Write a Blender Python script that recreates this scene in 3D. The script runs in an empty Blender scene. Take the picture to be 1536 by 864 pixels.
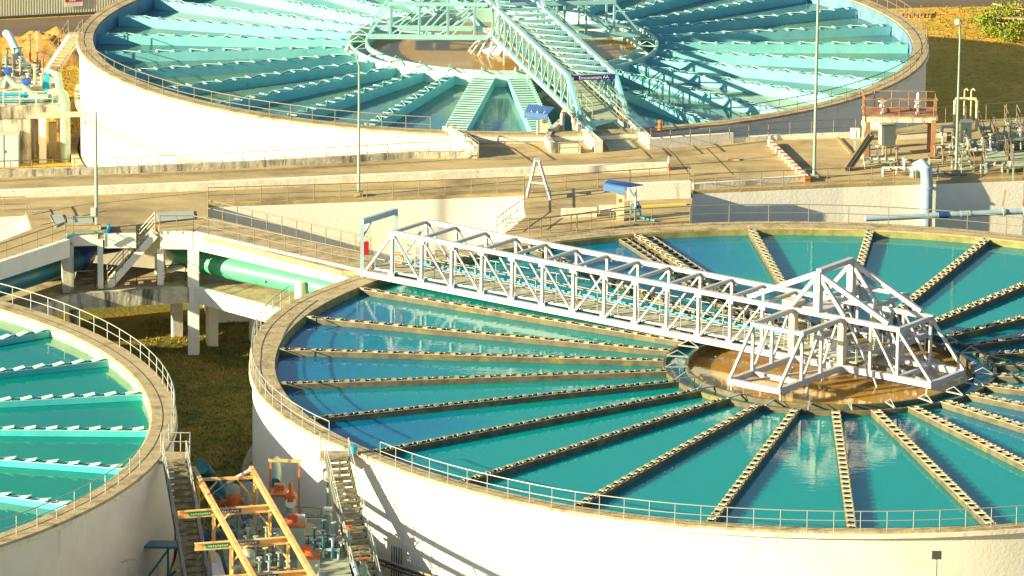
import bpy, math, random
import numpy as np
from mathutils import Vector, Matrix
random.seed(7)
R_=math.radians
# ---------------------------------------------------------------- camera, world, sun, exposure
sc=bpy.context.scene
CAM=(-16.41,-303.96,83.80); PIT=0.2572; ROLL=0.0105; FPX=9174.0
cd=bpy.data.cameras.new('camera'); cam=bpy.data.objects.new('camera',cd); sc.collection.objects.link(cam)
cd.sensor_width=36; cd.lens=FPX/1536*36; cd.clip_start=1; cd.clip_end=5000
cam.matrix_world=Matrix.Translation(CAM)@Matrix.Rotation(math.pi/2-PIT,4,'X')@Matrix.Rotation(ROLL,4,'Z')
sc.camera=cam
SUN_AZ=R_(204); SUN_EL=R_(17)           # direction towards the sun, measured from +x
w=bpy.data.worlds.new('World'); sc.world=w; w.use_nodes=True
sky=w.node_tree.nodes.new('ShaderNodeTexSky'); sky.sky_type='NISHITA'; sky.sun_disc=False
sky.sun_elevation=SUN_EL; sky.sun_rotation=math.pi/2-SUN_AZ; sky.air_density=1.2; sky.dust_density=.6
bg=w.node_tree.nodes['Background']; bg.inputs[1].default_value=0.055
w.node_tree.links.new(sky.outputs[0],bg.inputs[0])
sl=bpy.data.lights.new('sun','SUN'); sl.energy=5.0; sl.angle=R_(0.5); sl.color=(1,.83,.46)
so=bpy.data.objects.new('sun',sl); sc.collection.objects.link(so)
dv=Vector((math.cos(SUN_AZ)*math.cos(SUN_EL),math.sin(SUN_AZ)*math.cos(SUN_EL),math.sin(SUN_EL)))
so.rotation_euler=dv.to_track_quat('Z','Y').to_euler()
sc.view_settings.view_transform='Standard'; sc.view_settings.look='None'
sc.view_settings.exposure=1.5; sc.view_settings.gamma=1
# ---------------------------------------------------------------- helpers
def at(x,y,z=0.0):
    """a point of the place, on the level z, from its position in the survey photograph"""
    x-=768;y-=432;cr,sr=math.cos(ROLL),math.sin(ROLL)
    X=cr*x+sr*y;Y=-(-sr*x+cr*y);c,s=math.cos(PIT),math.sin(PIT)
    d=Vector((X/FPX,c+Y/FPX*s,-s+Y/FPX*c));t=(z-CAM[2])/d.z
    return Vector(CAM)+d*t
def xy(x,y,z=0): p=at(x,y,z); return (p.x,p.y)
def node_mat(name,col,rough=.7,col2=None,scale=1.0,lo=.4,hi=.62,metal=0,spec=.5,bump=0,stretch=(1,1,1),dirt=None,dscale=.3,dlo=.5,dhi=.7,streak=False,bscale=6):
    m=bpy.data.materials.new(name); m.use_nodes=True; nt=m.node_tree; b=nt.nodes['Principled BSDF']
    b.inputs['Roughness'].default_value=rough; b.inputs['Metallic'].default_value=metal
    b.inputs['Specular IOR Level'].default_value=spec
    N=nt.nodes.new; L=nt.links.new
    geo=N('ShaderNodeNewGeometry'); mp=N('ShaderNodeMapping'); L(geo.outputs['Position'],mp.inputs[0]); mp.inputs['Scale'].default_value=stretch
    cur=None
    def mixn(a,bcol,sc_,l,h,vec,det=6):
        n=N('ShaderNodeTexNoise'); n.inputs['Scale'].default_value=sc_; n.inputs['Detail'].default_value=det; n.inputs['Roughness'].default_value=.62; L(vec,n.inputs['Vector'])
        r=N('ShaderNodeMapRange'); r.inputs[1].default_value=l; r.inputs[2].default_value=h; L(n.outputs[0],r.inputs[0])
        x=N('ShaderNodeMix'); x.data_type='RGBA'; L(r.outputs[0],x.inputs[0])
        if isinstance(a,tuple): x.inputs[6].default_value=(*a,1)
        else: L(a,x.inputs[6])
        x.inputs[7].default_value=(*bcol,1)
        return x.outputs[2]
    cur=col
    if col2: cur=mixn(cur,col2,scale,lo,hi,mp.outputs[0])
    if dirt:
        mp2=N('ShaderNodeMapping'); L(geo.outputs['Position'],mp2.inputs[0])
        mp2.inputs['Scale'].default_value=(1,1,.12) if streak else (1,1,1)
        cur=mixn(cur,dirt,dscale,dlo,dhi,mp2.outputs[0],8)
    if isinstance(cur,tuple): b.inputs['Base Color'].default_value=(*cur,1)
    else: L(cur,b.inputs['Base Color'])
    if bump:
        n=N('ShaderNodeTexNoise'); n.inputs['Scale'].default_value=bscale; n.inputs['Detail'].default_value=5; L(mp.outputs[0],n.inputs['Vector'])
        bp=N('ShaderNodeBump'); bp.inputs['Strength'].default_value=bump; bp.inputs['Distance'].default_value=.1; L(n.outputs[0],bp.inputs['Height']); L(bp.outputs[0],b.inputs['Normal'])
    return m
M={}
M['white']=node_mat('white_wall',(.82,.80,.74),.8,(.76,.74,.66),.5,.45,.7,dirt=(.42,.40,.30),dscale=1.1,dlo=.62,dhi=.8,streak=True,bump=.15)
M['oldwhite']=node_mat('old_white_wall',(.58,.56,.48),.85,(.36,.35,.27),1.2,.45,.65,dirt=(.10,.10,.085),dscale=1.6,dlo=.49,dhi=.62,streak=True,bump=.3)
M['concrete']=node_mat('walkway_concrete',(.47,.39,.24),.9,(.33,.27,.16),1.4,.38,.68,dirt=(.15,.12,.07),dscale=.7,dlo=.52,dhi=.75,bump=.3)
M['road']=node_mat('road_surface',(.50,.39,.20),.92,(.34,.26,.13),.35,.38,.66,stretch=(.5,1.6,1),dirt=(.19,.145,.08),dscale=.22,dlo=.5,dhi=.72,bump=.3)
M['kerb']=node_mat('kerb_white',(.80,.77,.68),.85,(.62,.58,.46),1.5,.45,.7,dirt=(.25,.22,.14),dscale=3,dlo=.62,dhi=.75,bump=.2)
M['innerwall']=node_mat('inner_wall',(.30,.29,.12),.6,(.20,.18,.05),1.5,.4,.65,dirt=(.1,.12,.05),dscale=2,dlo=.55,dhi=.75)
M['innerlight']=node_mat('inner_wall_light',(.75,.74,.48),.6,(.55,.58,.25),1.2,.4,.65)
M['innershade']=node_mat('inner_wall_shade_blue',(.14,.28,.42),.5,(.10,.2,.32),1.0,.4,.65)  # navy shade of the upper tank's lining put into its base colour
M['launderB']=node_mat('weathered_launder',(.14,.125,.085),.7,(.07,.065,.045),1.6,.4,.65,dirt=(.25,.22,.04),dscale=.45,dlo=.56,dhi=.72)
M['launderBdark']=node_mat('launder_inside',(.045,.05,.04),.6)
M['ribB']=node_mat('launder_rib',(.46,.43,.31),.7,(.28,.26,.18),3,.4,.65)
M['teal']=node_mat('teal_paint',(.20,.56,.63),.45,(.16,.48,.56),1.0,.4,.7,dirt=(.10,.30,.32),dscale=3,dlo=.62,dhi=.75)
M['tealC']=node_mat('turquoise_paint',(.07,.50,.60),.45,(.05,.42,.52),1.0,.4,.7)
M['tealrib']=node_mat('pale_teal_rib',(.42,.68,.64),.5)
M['tealtruss']=node_mat('teal_truss_paint',(.28,.53,.58),.5,(.22,.45,.52),.8,.4,.7,dirt=(.38,.20,.09),dscale=1.3,dlo=.64,dhi=.72)
M['whitesteel']=node_mat('white_steel',(.47,.48,.52),.45,(.40,.42,.46),1.5,.4,.75,dirt=(.34,.24,.14),dscale=2.2,dlo=.66,dhi=.78)
M['steel']=node_mat('galvanised_rail',(.36,.40,.41),.45,metal=.3)
M['rail_warm']=node_mat('weathered_rail',(.22,.19,.14),.55,metal=.2)
M['grating']=node_mat('deck_grating',(.34,.30,.22),.8,(.45,.50,.40),2,.42,.6)
M['tealdeck']=node_mat('pale_deck',(.42,.47,.36),.8,(.33,.36,.26),2,.42,.6)
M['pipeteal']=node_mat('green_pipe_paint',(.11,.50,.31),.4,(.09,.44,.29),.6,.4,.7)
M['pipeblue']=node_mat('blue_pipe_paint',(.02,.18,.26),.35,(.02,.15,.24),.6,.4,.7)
M['pipepale']=node_mat('pale_pipe_paint',(.30,.42,.37),.45,(.24,.34,.30),1.5,.4,.7)
M['pipegrey']=node_mat('grey_blue_pipe',(.36,.52,.62),.4,(.28,.43,.53),1.5,.4,.7)
M['labelnavy']=node_mat('board_navy',(.03,.02,.22),.4)
M['navy']=node_mat('navy_paint',(.02,.07,.30),.4)
M['blue']=node_mat('valve_blue',(.01,.09,.48),.4)
M['sky']=node_mat('canopy_blue',(.14,.30,.66),.55)
M['cyan']=node_mat('cyan_paint',(.02,.42,.66),.4)
M['orange']=node_mat('orange_steel',(.80,.56,.25),.55,(.74,.42,.14),1.2,.42,.6,dirt=(.50,.18,.05),dscale=2.2,dlo=.58,dhi=.72)
M['orangered']=node_mat('orange_red_paint',(.70,.20,.05),.55,(.5,.13,.04),2,.42,.6)
M['rust']=node_mat('rusted_steel',(.30,.13,.06),.8,(.36,.22,.13),1.5,.42,.6,dirt=(.14,.06,.03),dscale=2.5,dlo=.55,dhi=.7)
M['lifering']=node_mat('life_ring_orange',(.85,.16,.02),.5)
M['red']=node_mat('sign_red',(.55,.02,.02),.5)
M['signwhite']=node_mat('sign_white',(.8,.8,.78),.5)
M['green']=node_mat('label_green',(.03,.38,.15),.5)
M['labelblue']=node_mat('label_blue',(.10,.16,.34),.5)
M['box']=node_mat('grey_cabinet',(.42,.48,.42),.5,(.36,.42,.36),2,.4,.7)
M['cream']=node_mat('cream_paint',(.70,.62,.42),.6,(.6,.5,.3),2,.4,.7)
M['dark']=node_mat('dark_metal',(.05,.055,.055),.6)
M['stair']=node_mat('stair_tread',(.34,.30,.19),.85,(.16,.15,.10),3,.4,.62,bump=.3)
M['stairdark']=node_mat('stair_side',(.12,.13,.11),.8)
M['shed']=node_mat('shed_cladding',(.60,.62,.50),.5)
M['tubyellow']=node_mat('faded_yellow',(.75,.62,.12),.6)
M['yellow']=node_mat('yellow_paint',(.80,.52,.02),.5)
M['wood']=node_mat('dry_wood',(.5,.35,.16),.85,(.35,.22,.1),3,.4,.6)
M['darkground']=node_mat('ring_water',(.03,.035,.03),.25)
def water_mat(name,c1,c2,scale,rough=.03,bump=.04,lo=.35,hi=.65,center=(0,0,0),spec=.27,sss=.9,blobs=None):
    bump=bump*1.4
    m=bpy.data.materials.new(name); m.use_nodes=True; nt=m.node_tree; b=nt.nodes['Principled BSDF']; N=nt.nodes.new; L=nt.links.new
    b.inputs['Roughness'].default_value=rough; b.inputs['IOR'].default_value=1.33; b.inputs['Specular IOR Level'].default_value=spec
    b.inputs['Subsurface Weight'].default_value=sss; b.inputs['Subsurface Radius'].default_value=(.6,1.0,1.0); b.inputs['Subsurface Scale'].default_value=1.6
    geo=N('ShaderNodeNewGeometry')
    mp=N('ShaderNodeMapping'); mp.inputs['Location'].default_value=center; mp.inputs['Scale'].default_value=(1,1,1); L(geo.outputs['Position'],mp.inputs[0])
    n=N('ShaderNodeTexNoise'); n.inputs['Scale'].default_value=scale; n.inputs['Detail'].default_value=2; L(mp.outputs[0],n.inputs['Vector'])
    r=N('ShaderNodeMapRange'); r.interpolation_type='SMOOTHSTEP'; r.inputs[1].default_value=lo; r.inputs[2].default_value=hi; L(n.outputs[0],r.inputs[0])
    fac=r.outputs[0]
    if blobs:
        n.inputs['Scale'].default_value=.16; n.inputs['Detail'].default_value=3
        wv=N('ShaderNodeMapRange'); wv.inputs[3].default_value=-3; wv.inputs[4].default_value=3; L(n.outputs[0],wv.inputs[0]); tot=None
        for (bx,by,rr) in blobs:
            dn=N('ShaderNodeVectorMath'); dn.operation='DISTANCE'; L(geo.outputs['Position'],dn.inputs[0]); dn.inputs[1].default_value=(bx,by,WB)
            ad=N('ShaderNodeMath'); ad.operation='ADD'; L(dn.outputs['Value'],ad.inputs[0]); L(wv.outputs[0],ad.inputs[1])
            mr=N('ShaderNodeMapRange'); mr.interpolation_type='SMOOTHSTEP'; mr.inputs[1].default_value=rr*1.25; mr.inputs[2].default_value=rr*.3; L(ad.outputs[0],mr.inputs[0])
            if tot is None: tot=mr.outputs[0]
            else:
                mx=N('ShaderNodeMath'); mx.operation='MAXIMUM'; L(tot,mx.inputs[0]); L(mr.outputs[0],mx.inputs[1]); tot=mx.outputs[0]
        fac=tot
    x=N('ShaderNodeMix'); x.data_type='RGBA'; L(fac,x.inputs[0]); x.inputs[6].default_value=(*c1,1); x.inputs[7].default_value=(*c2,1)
    L(x.outputs[2],b.inputs['Base Color'])
    mp2=N('ShaderNodeMapping'); mp2.inputs['Scale'].default_value=(.7,1.8,1); L(geo.outputs['Position'],mp2.inputs[0])
    n2=N('ShaderNodeTexNoise'); n2.inputs['Scale'].default_value=2.2; n2.inputs['Detail'].default_value=3; L(mp2.outputs[0],n2.inputs['Vector'])
    bp=N('ShaderNodeBump'); bp.inputs['Strength'].default_value=bump; bp.inputs['Distance'].default_value=.1; L(n2.outputs[0],bp.inputs['Height']); L(bp.outputs[0],b.inputs['Normal'])
    return m
WB=-.36
M['waterB']=water_mat('clarifier_water',(.0,.26,.275),(.0,.155,.33),.055,blobs=((-30,1,11),(-25,-12,8),(12,-8,7),(16,1,7),(-9,24,7),(-27,8,7)))  # blue blobs: reflection gradient and suspended solids painted into the water colour
M['waterA']=water_mat('upper_tank_water',(.14,.28,.20),(.06,.20,.27),.07,lo=.42,hi=.62)
M['waterC']=water_mat('left_tank_water',(.0,.24,.19),(.0,.20,.21),.06,lo=.42,hi=.62)
M['wellB']=water_mat('brown_well_water',(.42,.24,.04),(.34,.19,.05),.25,rough=.05,bump=.03)
M['wellA']=water_mat('brown_well_water_upper',(.34,.21,.09),(.36,.20,.02),.15,rough=.08,bump=.03)
def ground_mat():
    m=bpy.data.materials.new('grass_ground'); m.use_nodes=True; nt=m.node_tree; b=nt.nodes['Principled BSDF']; N=nt.nodes.new; L=nt.links.new
    b.inputs['Roughness'].default_value=.95; b.inputs['Specular IOR Level'].default_value=.1
    geo=N('ShaderNodeNewGeometry')
    def noise(s,d=6,v=None):
        n=N('ShaderNodeTexNoise'); n.inputs['Scale'].default_value=s; n.inputs['Detail'].default_value=d; n.inputs['Roughness'].default_value=.65; L(v or geo.outputs['Position'],n.inputs['Vector']); return n.outputs[0]
    def rng(v,l,h):
        r=N('ShaderNodeMapRange'); r.inputs[1].default_value=l; r.inputs[2].default_value=h; L(v,r.inputs[0]); return r.outputs[0]
    def mix(f,a,c):
        x=N('ShaderNodeMix'); x.data_type='RGBA'; L(f,x.inputs[0])
        for i,v in ((6,a),(7,c)):
            if isinstance(v,tuple): x.inputs[i].default_value=(*v,1)
            else: L(v,x.inputs[i])
        return x.outputs[2]
    green=mix(rng(noise(.5),.35,.65),(.12,.145,.025),(.24,.17,.045))
    dry=mix(rng(noise(.22),.38,.62),(.85,.50,.10),(.66,.42,.07))
    dry=mix(rng(noise(2.5),.5,.8),dry,(.2,.15,.03))
    sep=N('ShaderNodeSeparateXYZ'); L(geo.outputs['Position'],sep.inputs[0])
    f=rng(sep.outputs[1],40,62)
    col=mix(f,green,dry)
    col=mix(rng(noise(6,4),.5,.85),col,(.06,.07,.02))
    L(col,b.inputs['Base Color'])
    bp=N('ShaderNodeBump'); bp.inputs['Strength'].default_value=.9; bp.inputs['Distance'].default_value=.25; L(noise(3,8),bp.inputs['Height']); L(bp.outputs[0],b.inputs['Normal'])
    return m
M['ground']=ground_mat()
COL=sc.collection
class MB:
    def __init__(s): s.v=[];s.f=[]
    def poly(s,pts,faces):
        n=len(s.v); s.v+= [tuple(p) for p in pts]; s.f+=[tuple(n+i for i in f) for f in faces]; return s
    def box(s,c,d,rz=0,M4=None):
        x,y,z=d[0]/2,d[1]/2,d[2]/2; cr,sr=math.cos(rz),math.sin(rz); P=[]
        for k in (-z,z):
            for (i,j) in ((-x,-y),(x,-y),(x,y),(-x,y)):
                P.append((c[0]+i*cr-j*sr,c[1]+i*sr+j*cr,c[2]+k))
        return s.poly(P,[(3,2,1,0),(4,5,6,7),(0,1,5,4),(1,2,6,5),(2,3,7,6),(3,0,4,7)])
    def beam(s,p,q,w,h,up=(0,0,1)):
        p=Vector(p);q=Vector(q);d=(q-p).normalized(); u=Vector(up)
        if abs(d.dot(u))>.98: u=Vector((1,0,0)) if abs(d.x)<.9 else Vector((0,1,0))
        r=d.cross(u).normalized(); u=r.cross(d).normalized(); r=r*w/2;u=u*h/2
        return s.poly([p-r-u,p+r-u,p+r+u,p-r+u,q-r-u,q+r-u,q+r+u,q-r+u],[(0,3,2,1),(4,5,6,7),(0,1,5,4),(1,2,6,5),(2,3,7,6),(3,0,4,7)][:6] and [(0,1,2,3),(7,6,5,4),(1,0,4,5),(2,1,5,6),(3,2,6,7),(0,3,7,4)])
    def ibeam(s,p,q,w,h,t=.03):
        p=Vector(p);q=Vector(q);up=Vector((0,0,h/2-t/2))
        s.beam(p+up,q+up,w,t); s.beam(p-up,q-up,w,t); return s.beam(p,q,t,h-2*t)
    def tube(s,pts,r,n=8,cap=True):
        pts=[Vector(p) for p in pts]; rings=[]; prev=None
        rr=r if isinstance(r,(list,tuple)) else [r]*len(pts)
        for i,p in enumerate(pts):
            if i==0:d=pts[1]-p
            elif i==len(pts)-1:d=p-pts[i-1]
            else:d=(pts[i+1]-p).normalized()+(p-pts[i-1]).normalized()
            d.normalize()
            if prev is None:
                a=Vector((0,0,1)) if abs(d.z)<.9 else Vector((1,0,0)); u=d.cross(a).normalized()
            else: u=(prev-d*prev.dot(d)).normalized()
            prev=u; v=d.cross(u); rings.append([p+(u*math.cos(2*math.pi*k/n)+v*math.sin(2*math.pi*k/n))*rr[i] for k in range(n)])
        b=len(s.v)
        for g in rings: s.v+=[tuple(x) for x in g]
        for i in range(len(rings)-1):
            for k in range(n):
                k2=(k+1)%n; s.f.append((b+i*n+k,b+i*n+k2,b+(i+1)*n+k2,b+(i+1)*n+k))
        if cap: s.f.append(tuple(b+k for k in range(n))[::-1]); s.f.append(tuple(b+(len(rings)-1)*n+k for k in range(n)))
        return s
    def prism(s,P,z0,z1):
        n=len(P); a=sum(P[i][0]*P[(i+1)%n][1]-P[(i+1)%n][0]*P[i][1] for i in range(n))
        if a<0:P=P[::-1]
        return s.poly([(x,y,z0) for x,y in P]+[(x,y,z1) for x,y in P],[tuple(range(n))[::-1],tuple(range(n,2*n))]+[(i,(i+1)%n,n+(i+1)%n,n+i) for i in range(n)])
    def ring(s,c,r0,r1,z0,z1,t0=0,t1=360,n=None):
        full=abs(t1-t0-360)<1e-6; n=n or max(8,int(abs(t1-t0)/2)); b=len(s.v); m=n if full else n+1
        for i in range(m):
            t=R_(t0+(t1-t0)*i/n); a=r0(math.degrees(t)) if callable(r0) else r0; o=r1(math.degrees(t)) if callable(r1) else r1
            for r,z in ((a,z0),(o,z0),(o,z1),(a,z1)): s.v.append((c[0]+r*math.cos(t),c[1]+r*math.sin(t),z))
        for i in range(n):
            j=(i+1)%m
            for k in range(4):
                k2=(k+1)%4; s.f.append((b+i*4+k,b+i*4+k2,b+j*4+k2,b+j*4+k)[::-1])
        if not full: s.f.append((b,b+1,b+2,b+3)); s.f.append(tuple(b+n*4+k for k in (3,2,1,0)))
        return s
    def lathe(s,c,prof,n=16,axis=(0,0,1)):
        ax=Vector(axis).normalized(); a=Vector((1,0,0)) if abs(ax.x)<.9 else Vector((0,1,0)); u=ax.cross(a).normalized(); v=ax.cross(u); c=Vector(c); b=len(s.v)
        for r,h in prof:
            for k in range(n):
                t=2*math.pi*k/n; s.v.append(tuple(c+ax*h+(u*math.cos(t)+v*math.sin(t))*r))
        for i in range(len(prof)-1):
            for k in range(n):
                k2=(k+1)%n; s.f.append((b+i*n+k,b+i*n+k2,b+(i+1)*n+k2,b+(i+1)*n+k))
        s.f.append(tuple(b+k for k in range(n))[::-1]); s.f.append(tuple(b+(len(prof)-1)*n+k for k in range(n)))
        return s
    def build(s,name,mat,parent=None,smooth=False,local=False):
        off=Vector((0,0,0))
        if parent is not None and not local:
            r=parent
            while r.parent: r=r.parent
            off=Vector(r.location)
        me=bpy.data.meshes.new(name); me.from_pydata([tuple(Vector(v)-off) for v in s.v],[],s.f)
        me.materials.append(M[mat] if isinstance(mat,str) else mat); me.validate()
        import bmesh
        bm=bmesh.new(); bm.from_mesh(me); bmesh.ops.recalc_face_normals(bm,faces=bm.faces); bm.to_mesh(me); bm.free()
        if smooth:
            me.polygons.foreach_set('use_smooth',[True]*len(me.polygons))
            try: me.set_sharp_from_angle(angle=R_(40))
            except Exception: pass
        o=bpy.data.objects.new(name,me); COL.objects.link(o)
        if parent is not None: o.parent=parent
        return o
def tag(o,label,cat,group=None):
    o['label']=label; o['category']=cat
    if group:o['group']=group
    return o
def thing(name,label,cat,loc,group=None,rz=0):
    o=bpy.data.objects.new(name,None); o.empty_display_size=.3; COL.objects.link(o); o.location=loc; o.rotation_euler.z=rz
    return tag(o,label,cat,group)
def struct(mb,name,mat,smooth=False):
    o=mb.build(name,mat,smooth=smooth); o['kind']='structure'; return o
def dup(o,parent=None):
    c=o.copy(); COL.objects.link(c)
    if parent is not None: c.parent=parent
    for ch in list(o.children): dup(ch,c)
    return c
def link_copy(src,parent,loc,rz=0):
    c=src.copy(); COL.objects.link(c); c.parent=parent; c.location=loc; c.rotation_euler=(0,0,rz); return c
_post={}
def railing(name,label,pts,h=1.0,sp=1.5,mat='rail_warm',r=.028,group=None,parent=None,maxp=100,mids=(.52,),partname=None):
    """hand rail along pts (list of 3d points); posts are parts of their own"""
    pts=[Vector(p) for p in pts]
    if parent is None: root=thing(name,label,'railing',pts[0],group); par=root
    else:
        root=parent
        par=None
    base=Vector(root.location)
    mb=MB()
    for f in (1.0,)+tuple(mids): mb.tube([p+Vector((0,0,h*f)) for p in pts],r if f==1 else r*.8,6)
    holder=mb.build('rail' if parent is None else (partname or 'railing'),mat,root,smooth=True)
    if par is None: par=holder
    # posts
    seg=[(pts[i+1]-pts[i]).length for i in range(len(pts)-1)]; T=sum(seg); n=max(1,round(T/sp)); ps=[]
    for k in range(n+1):
        d=T*k/n; i=0
        while i<len(seg)-1 and d>seg[i]: d-=seg[i]; i+=1
        ps.append(pts[i]+(pts[i+1]-pts[i])*(min(1,d/seg[i]) if seg[i]>0 else 0))
    key=(h,mat,r)
    if key not in _post:
        me_=MB().tube([(0,0,0),(0,0,h)],r,6); o=me_.build('post',mat,par,local=True); o.location=ps[0]-base; _post[key]=o.data; ps=ps[1:]
    for p in ps[:maxp]:
        o=bpy.data.objects.new('post',_post[key]); COL.objects.link(o); o.parent=par; o.location=p-base
    return root
def arc(c,r,t0,t1,z,step=2.0):
    n=max(2,int(abs(t1-t0)/step)); out=[]
    for i in range(n+1):
        d=t0+(t1-t0)*i/n; rr=r(d) if callable(r) else r; t=R_(d); out.append(Vector((c[0]+rr*math.cos(t),c[1]+rr*math.sin(t),z)))
    return out
def polar(c,r,deg,z=0): return Vector((c[0]+r*math.cos(R_(deg)),c[1]+r*math.sin(R_(deg)),z))
# ---------------------------------------------------------------- ground
g=MB(); NX=120; X0,X1,Y0,Y1=-260,230,-220,330
# one large sheet reaching far beyond the view
g.poly([(-3000,-600,-7),(3000,-600,-7),(3000,4000,-7),(-3000,4000,-7)],[(0,1,2,3)])
struct(g,'ground','ground')
CA=(-17.14,75.10); CB=(0,0); CC=(-65.25,-13.12)
ZA=0.5; RA=26.98; RC=32.32
_t=[(-180,29.9),(-165,29.95),(-152,29.77),(-144,29.5),(-135,29.72),(-126,29.9),(-117,30.1),(-106,30.0),(-91,29.7),(-75,29.5),(0,29.7),(90,30.0),(148,30.1),(158,30.4),(168,30.25),(180,29.9)]
def RBo(d):
    d=(d+180)%360-180; return float(np.interp(d,[a for a,_ in _t],[b for _,b in _t]))
_u=[(-180,28.6),(-143,28.75),(-130,28.95),(-117,29.2),(-91,29.15),(-75,29.0),(0,28.7),(90,28.4),(160,28.6),(180,28.6)]
def RBi(d):
    d=(d+180)%360-180; return float(np.interp(d,[a for a,_ in _u],[b for _,b in _u]))
def add(f,k): return (lambda d:(f(d) if callable(f) else f)+k)
# ---------------------------------------------------------------- clarifier tanks
def tank(name,label,c,ro,ri,z,zg,innermat):
    root=thing(name,label,'tank',(c[0],c[1],zg))
    n=180
    wt=MB().ring(c,add(ri,.02),add(ro,-.18),zg-.3,z-.32,n=n).build('wall','white',root,smooth=True)
    MB().ring(c,ri,ro,z-.32,z-.10,n=n).build('edge_beam','kerb',root,smooth=True)
    MB().ring(c,add(ri,-.03),add(ro,-.05),z-.10,z+.03,n=n).build('walkway','concrete',root,smooth=True)
    MB().ring(c,add(ri,-.12),add(ri,-.035),z-2.0,z-.04,n=n).build('inner_lining',innermat,root,smooth=True)
    MB().ring(c,ro if not callable(ro) else add(ro,0),add(ro,.45),zg-.3,zg+.5,n=n).build('base_plinth','concrete',root,smooth=True)
    return root
def disc(c,r,z,mat,n=180,r0=None):
    m=MB()
    if r0: 
        for i in range(n):
            a=R_(360*i/n);b=R_(360*(i+1)/n); m.poly([(c[0]+r0*math.cos(a),c[1]+r0*math.sin(a),z),(c[0]+r*math.cos(a),c[1]+r*math.sin(a),z),(c[0]+r*math.cos(b),c[1]+r*math.sin(b),z),(c[0]+r0*math.cos(b),c[1]+r0*math.sin(b),z)],[(0,1,2,3)])
    else: m.poly([(c[0]+r*math.cos(R_(360*i/n)),c[1]+r*math.sin(R_(360*i/n)),z) for i in range(n)],[tuple(range(n))])
    return m
tB=tank('clarifier_tank','large round white clarifier tank in the foreground with the white truss bridge over it',CB,RBo,RBi,0,-7,'innerwall')
tA=tank('clarifier_tank','large round white clarifier tank at the top with turquoise channels and turquoise bridge',CA,RA,RA-1.0,ZA,-7,'innershade')
tC=tank('clarifier_tank','round clarifier tank cut by the left edge of the photo, shaded pale wall',CC,RC,RC-1.25,0,-7,'innerlight')
WB=-.36; WA=ZA-.95; WC=-.52
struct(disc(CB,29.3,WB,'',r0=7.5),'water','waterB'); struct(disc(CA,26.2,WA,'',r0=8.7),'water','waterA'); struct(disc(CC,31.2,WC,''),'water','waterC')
# inner rings
def well(root,c,rin,rout,z,wz,mat,th,depth,bracemat,nb,wellmat,outermat):
    MB().ring(c,rout-th,rout,z-depth,z,n=120).build('ring_wall',outermat,root,smooth=True)
    MB().ring(c,rin-th,rin,z-depth,z,n=120).build('ring_wall',outermat,root,smooth=True)
    MB().ring(c,rin,rout-th,z-depth,z-.75,n=120).build('ring_floor','darkground',root,smooth=True)
    struct(disc(c,rin-th+.01,wz,''),'water',wellmat)
    for k in range(nb):
        t=360/nb*k+5; a=polar(c,rin-.1,t,z+.03); b=polar(c,rout-.1,t,z+.03)
        m=MB(); m.beam(a,b,.1,.06)
        tn=Vector((-math.sin(R_(t)),math.cos(R_(t)),0))
        p=(a+b)/2+Vector((0,0,.34)); m.tube([a-tn*.02,p-Vector((0,0,.02)),b],.03,5)
        m.build('brace',bracemat,root)
def mesh_launder(L,wd,h,mat,ribmat,rib,rbw,zig,darkmat,ribh=.05,boxw=.05):
    """local: x from 0 to L outwards, top at z 0"""
    m=MB()
    m.box((L/2,-wd/2+boxw/2,-h/2),(L,boxw,h)); m.box((L/2,wd/2-boxw/2,-h/2),(L,boxw,h)); m.box((L/2,0,-h+.03),(L,wd-2*boxw-.004,.06))
    m.box((.03,0,-h/2),(.06,wd-2*boxw-.01,h-.02))
    r=MB(); k=0; n=int(L/rib)
    for i in range(n):
        x=(i+.5)*L/n
        r.box((x,0,ribh/2+.003),(rbw,wd+.06,ribh))
        if zig:
            x2=x+L/n
            if i<n-1: r.beam((x,-wd/2 if i%2 else wd/2,ribh+.01),(x2,wd/2 if i%2 else -wd/2,ribh+.01),.035,.03)
    return m,r
def place_launder(root,c,z,t,r0,r1,mm,mr,matm,matr,cache={}):
    key=(id(mm),)
    off=polar(c,r0,t,z)-Vector(root.location)
    if key not in cache:
        o=mm.build('launder',matm,root,local=True); rb=mr.build('cross_bars',matr,o,local=True); cache[key]=(o,rb); o.location=off; o.rotation_euler.z=R_(t); return o
    o=link_copy(cache[key][0],root,off,R_(t)); c2=cache[key][1].copy(); COL.objects.link(c2); c2.parent=o; return o
# --- tank B launders: 27 at 13.33 deg
mB=mesh_launder(20.15,.44,.52,'','',.84,.24,False,'')
def ribB(L,wd,n):
    r=MB()
    for i in range(n):
        x=(i+.5)*L/n; r.box((x,0,.028),(.20,wd+.02,.05)); r.beam((x+.10,-wd/2,.03),(x+.48,wd/2-.04,.11),.05,.05)
        r.box((x+.05,wd/2-.07,.08),(.26,.08,.05))
    for s in(-1,1): r.box((L/2,s*(wd/2-.03),.012),(L,.07,.02))
    return r
mBr=ribB(20.15,.44,25)
for k in range(27):
    t=269.4+13.3333*k
    place_launder(tB,CB,-.08,t,8.55,None,mB[0],mBr,'launderB','ribB')
# the broad double launder beside the bridge
for dt in (-1.9,): pass
well(tB,CB,7.45,8.6,-.10,-.5,None,.16,1.3,'steel',24,'wellB','launderB')
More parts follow.
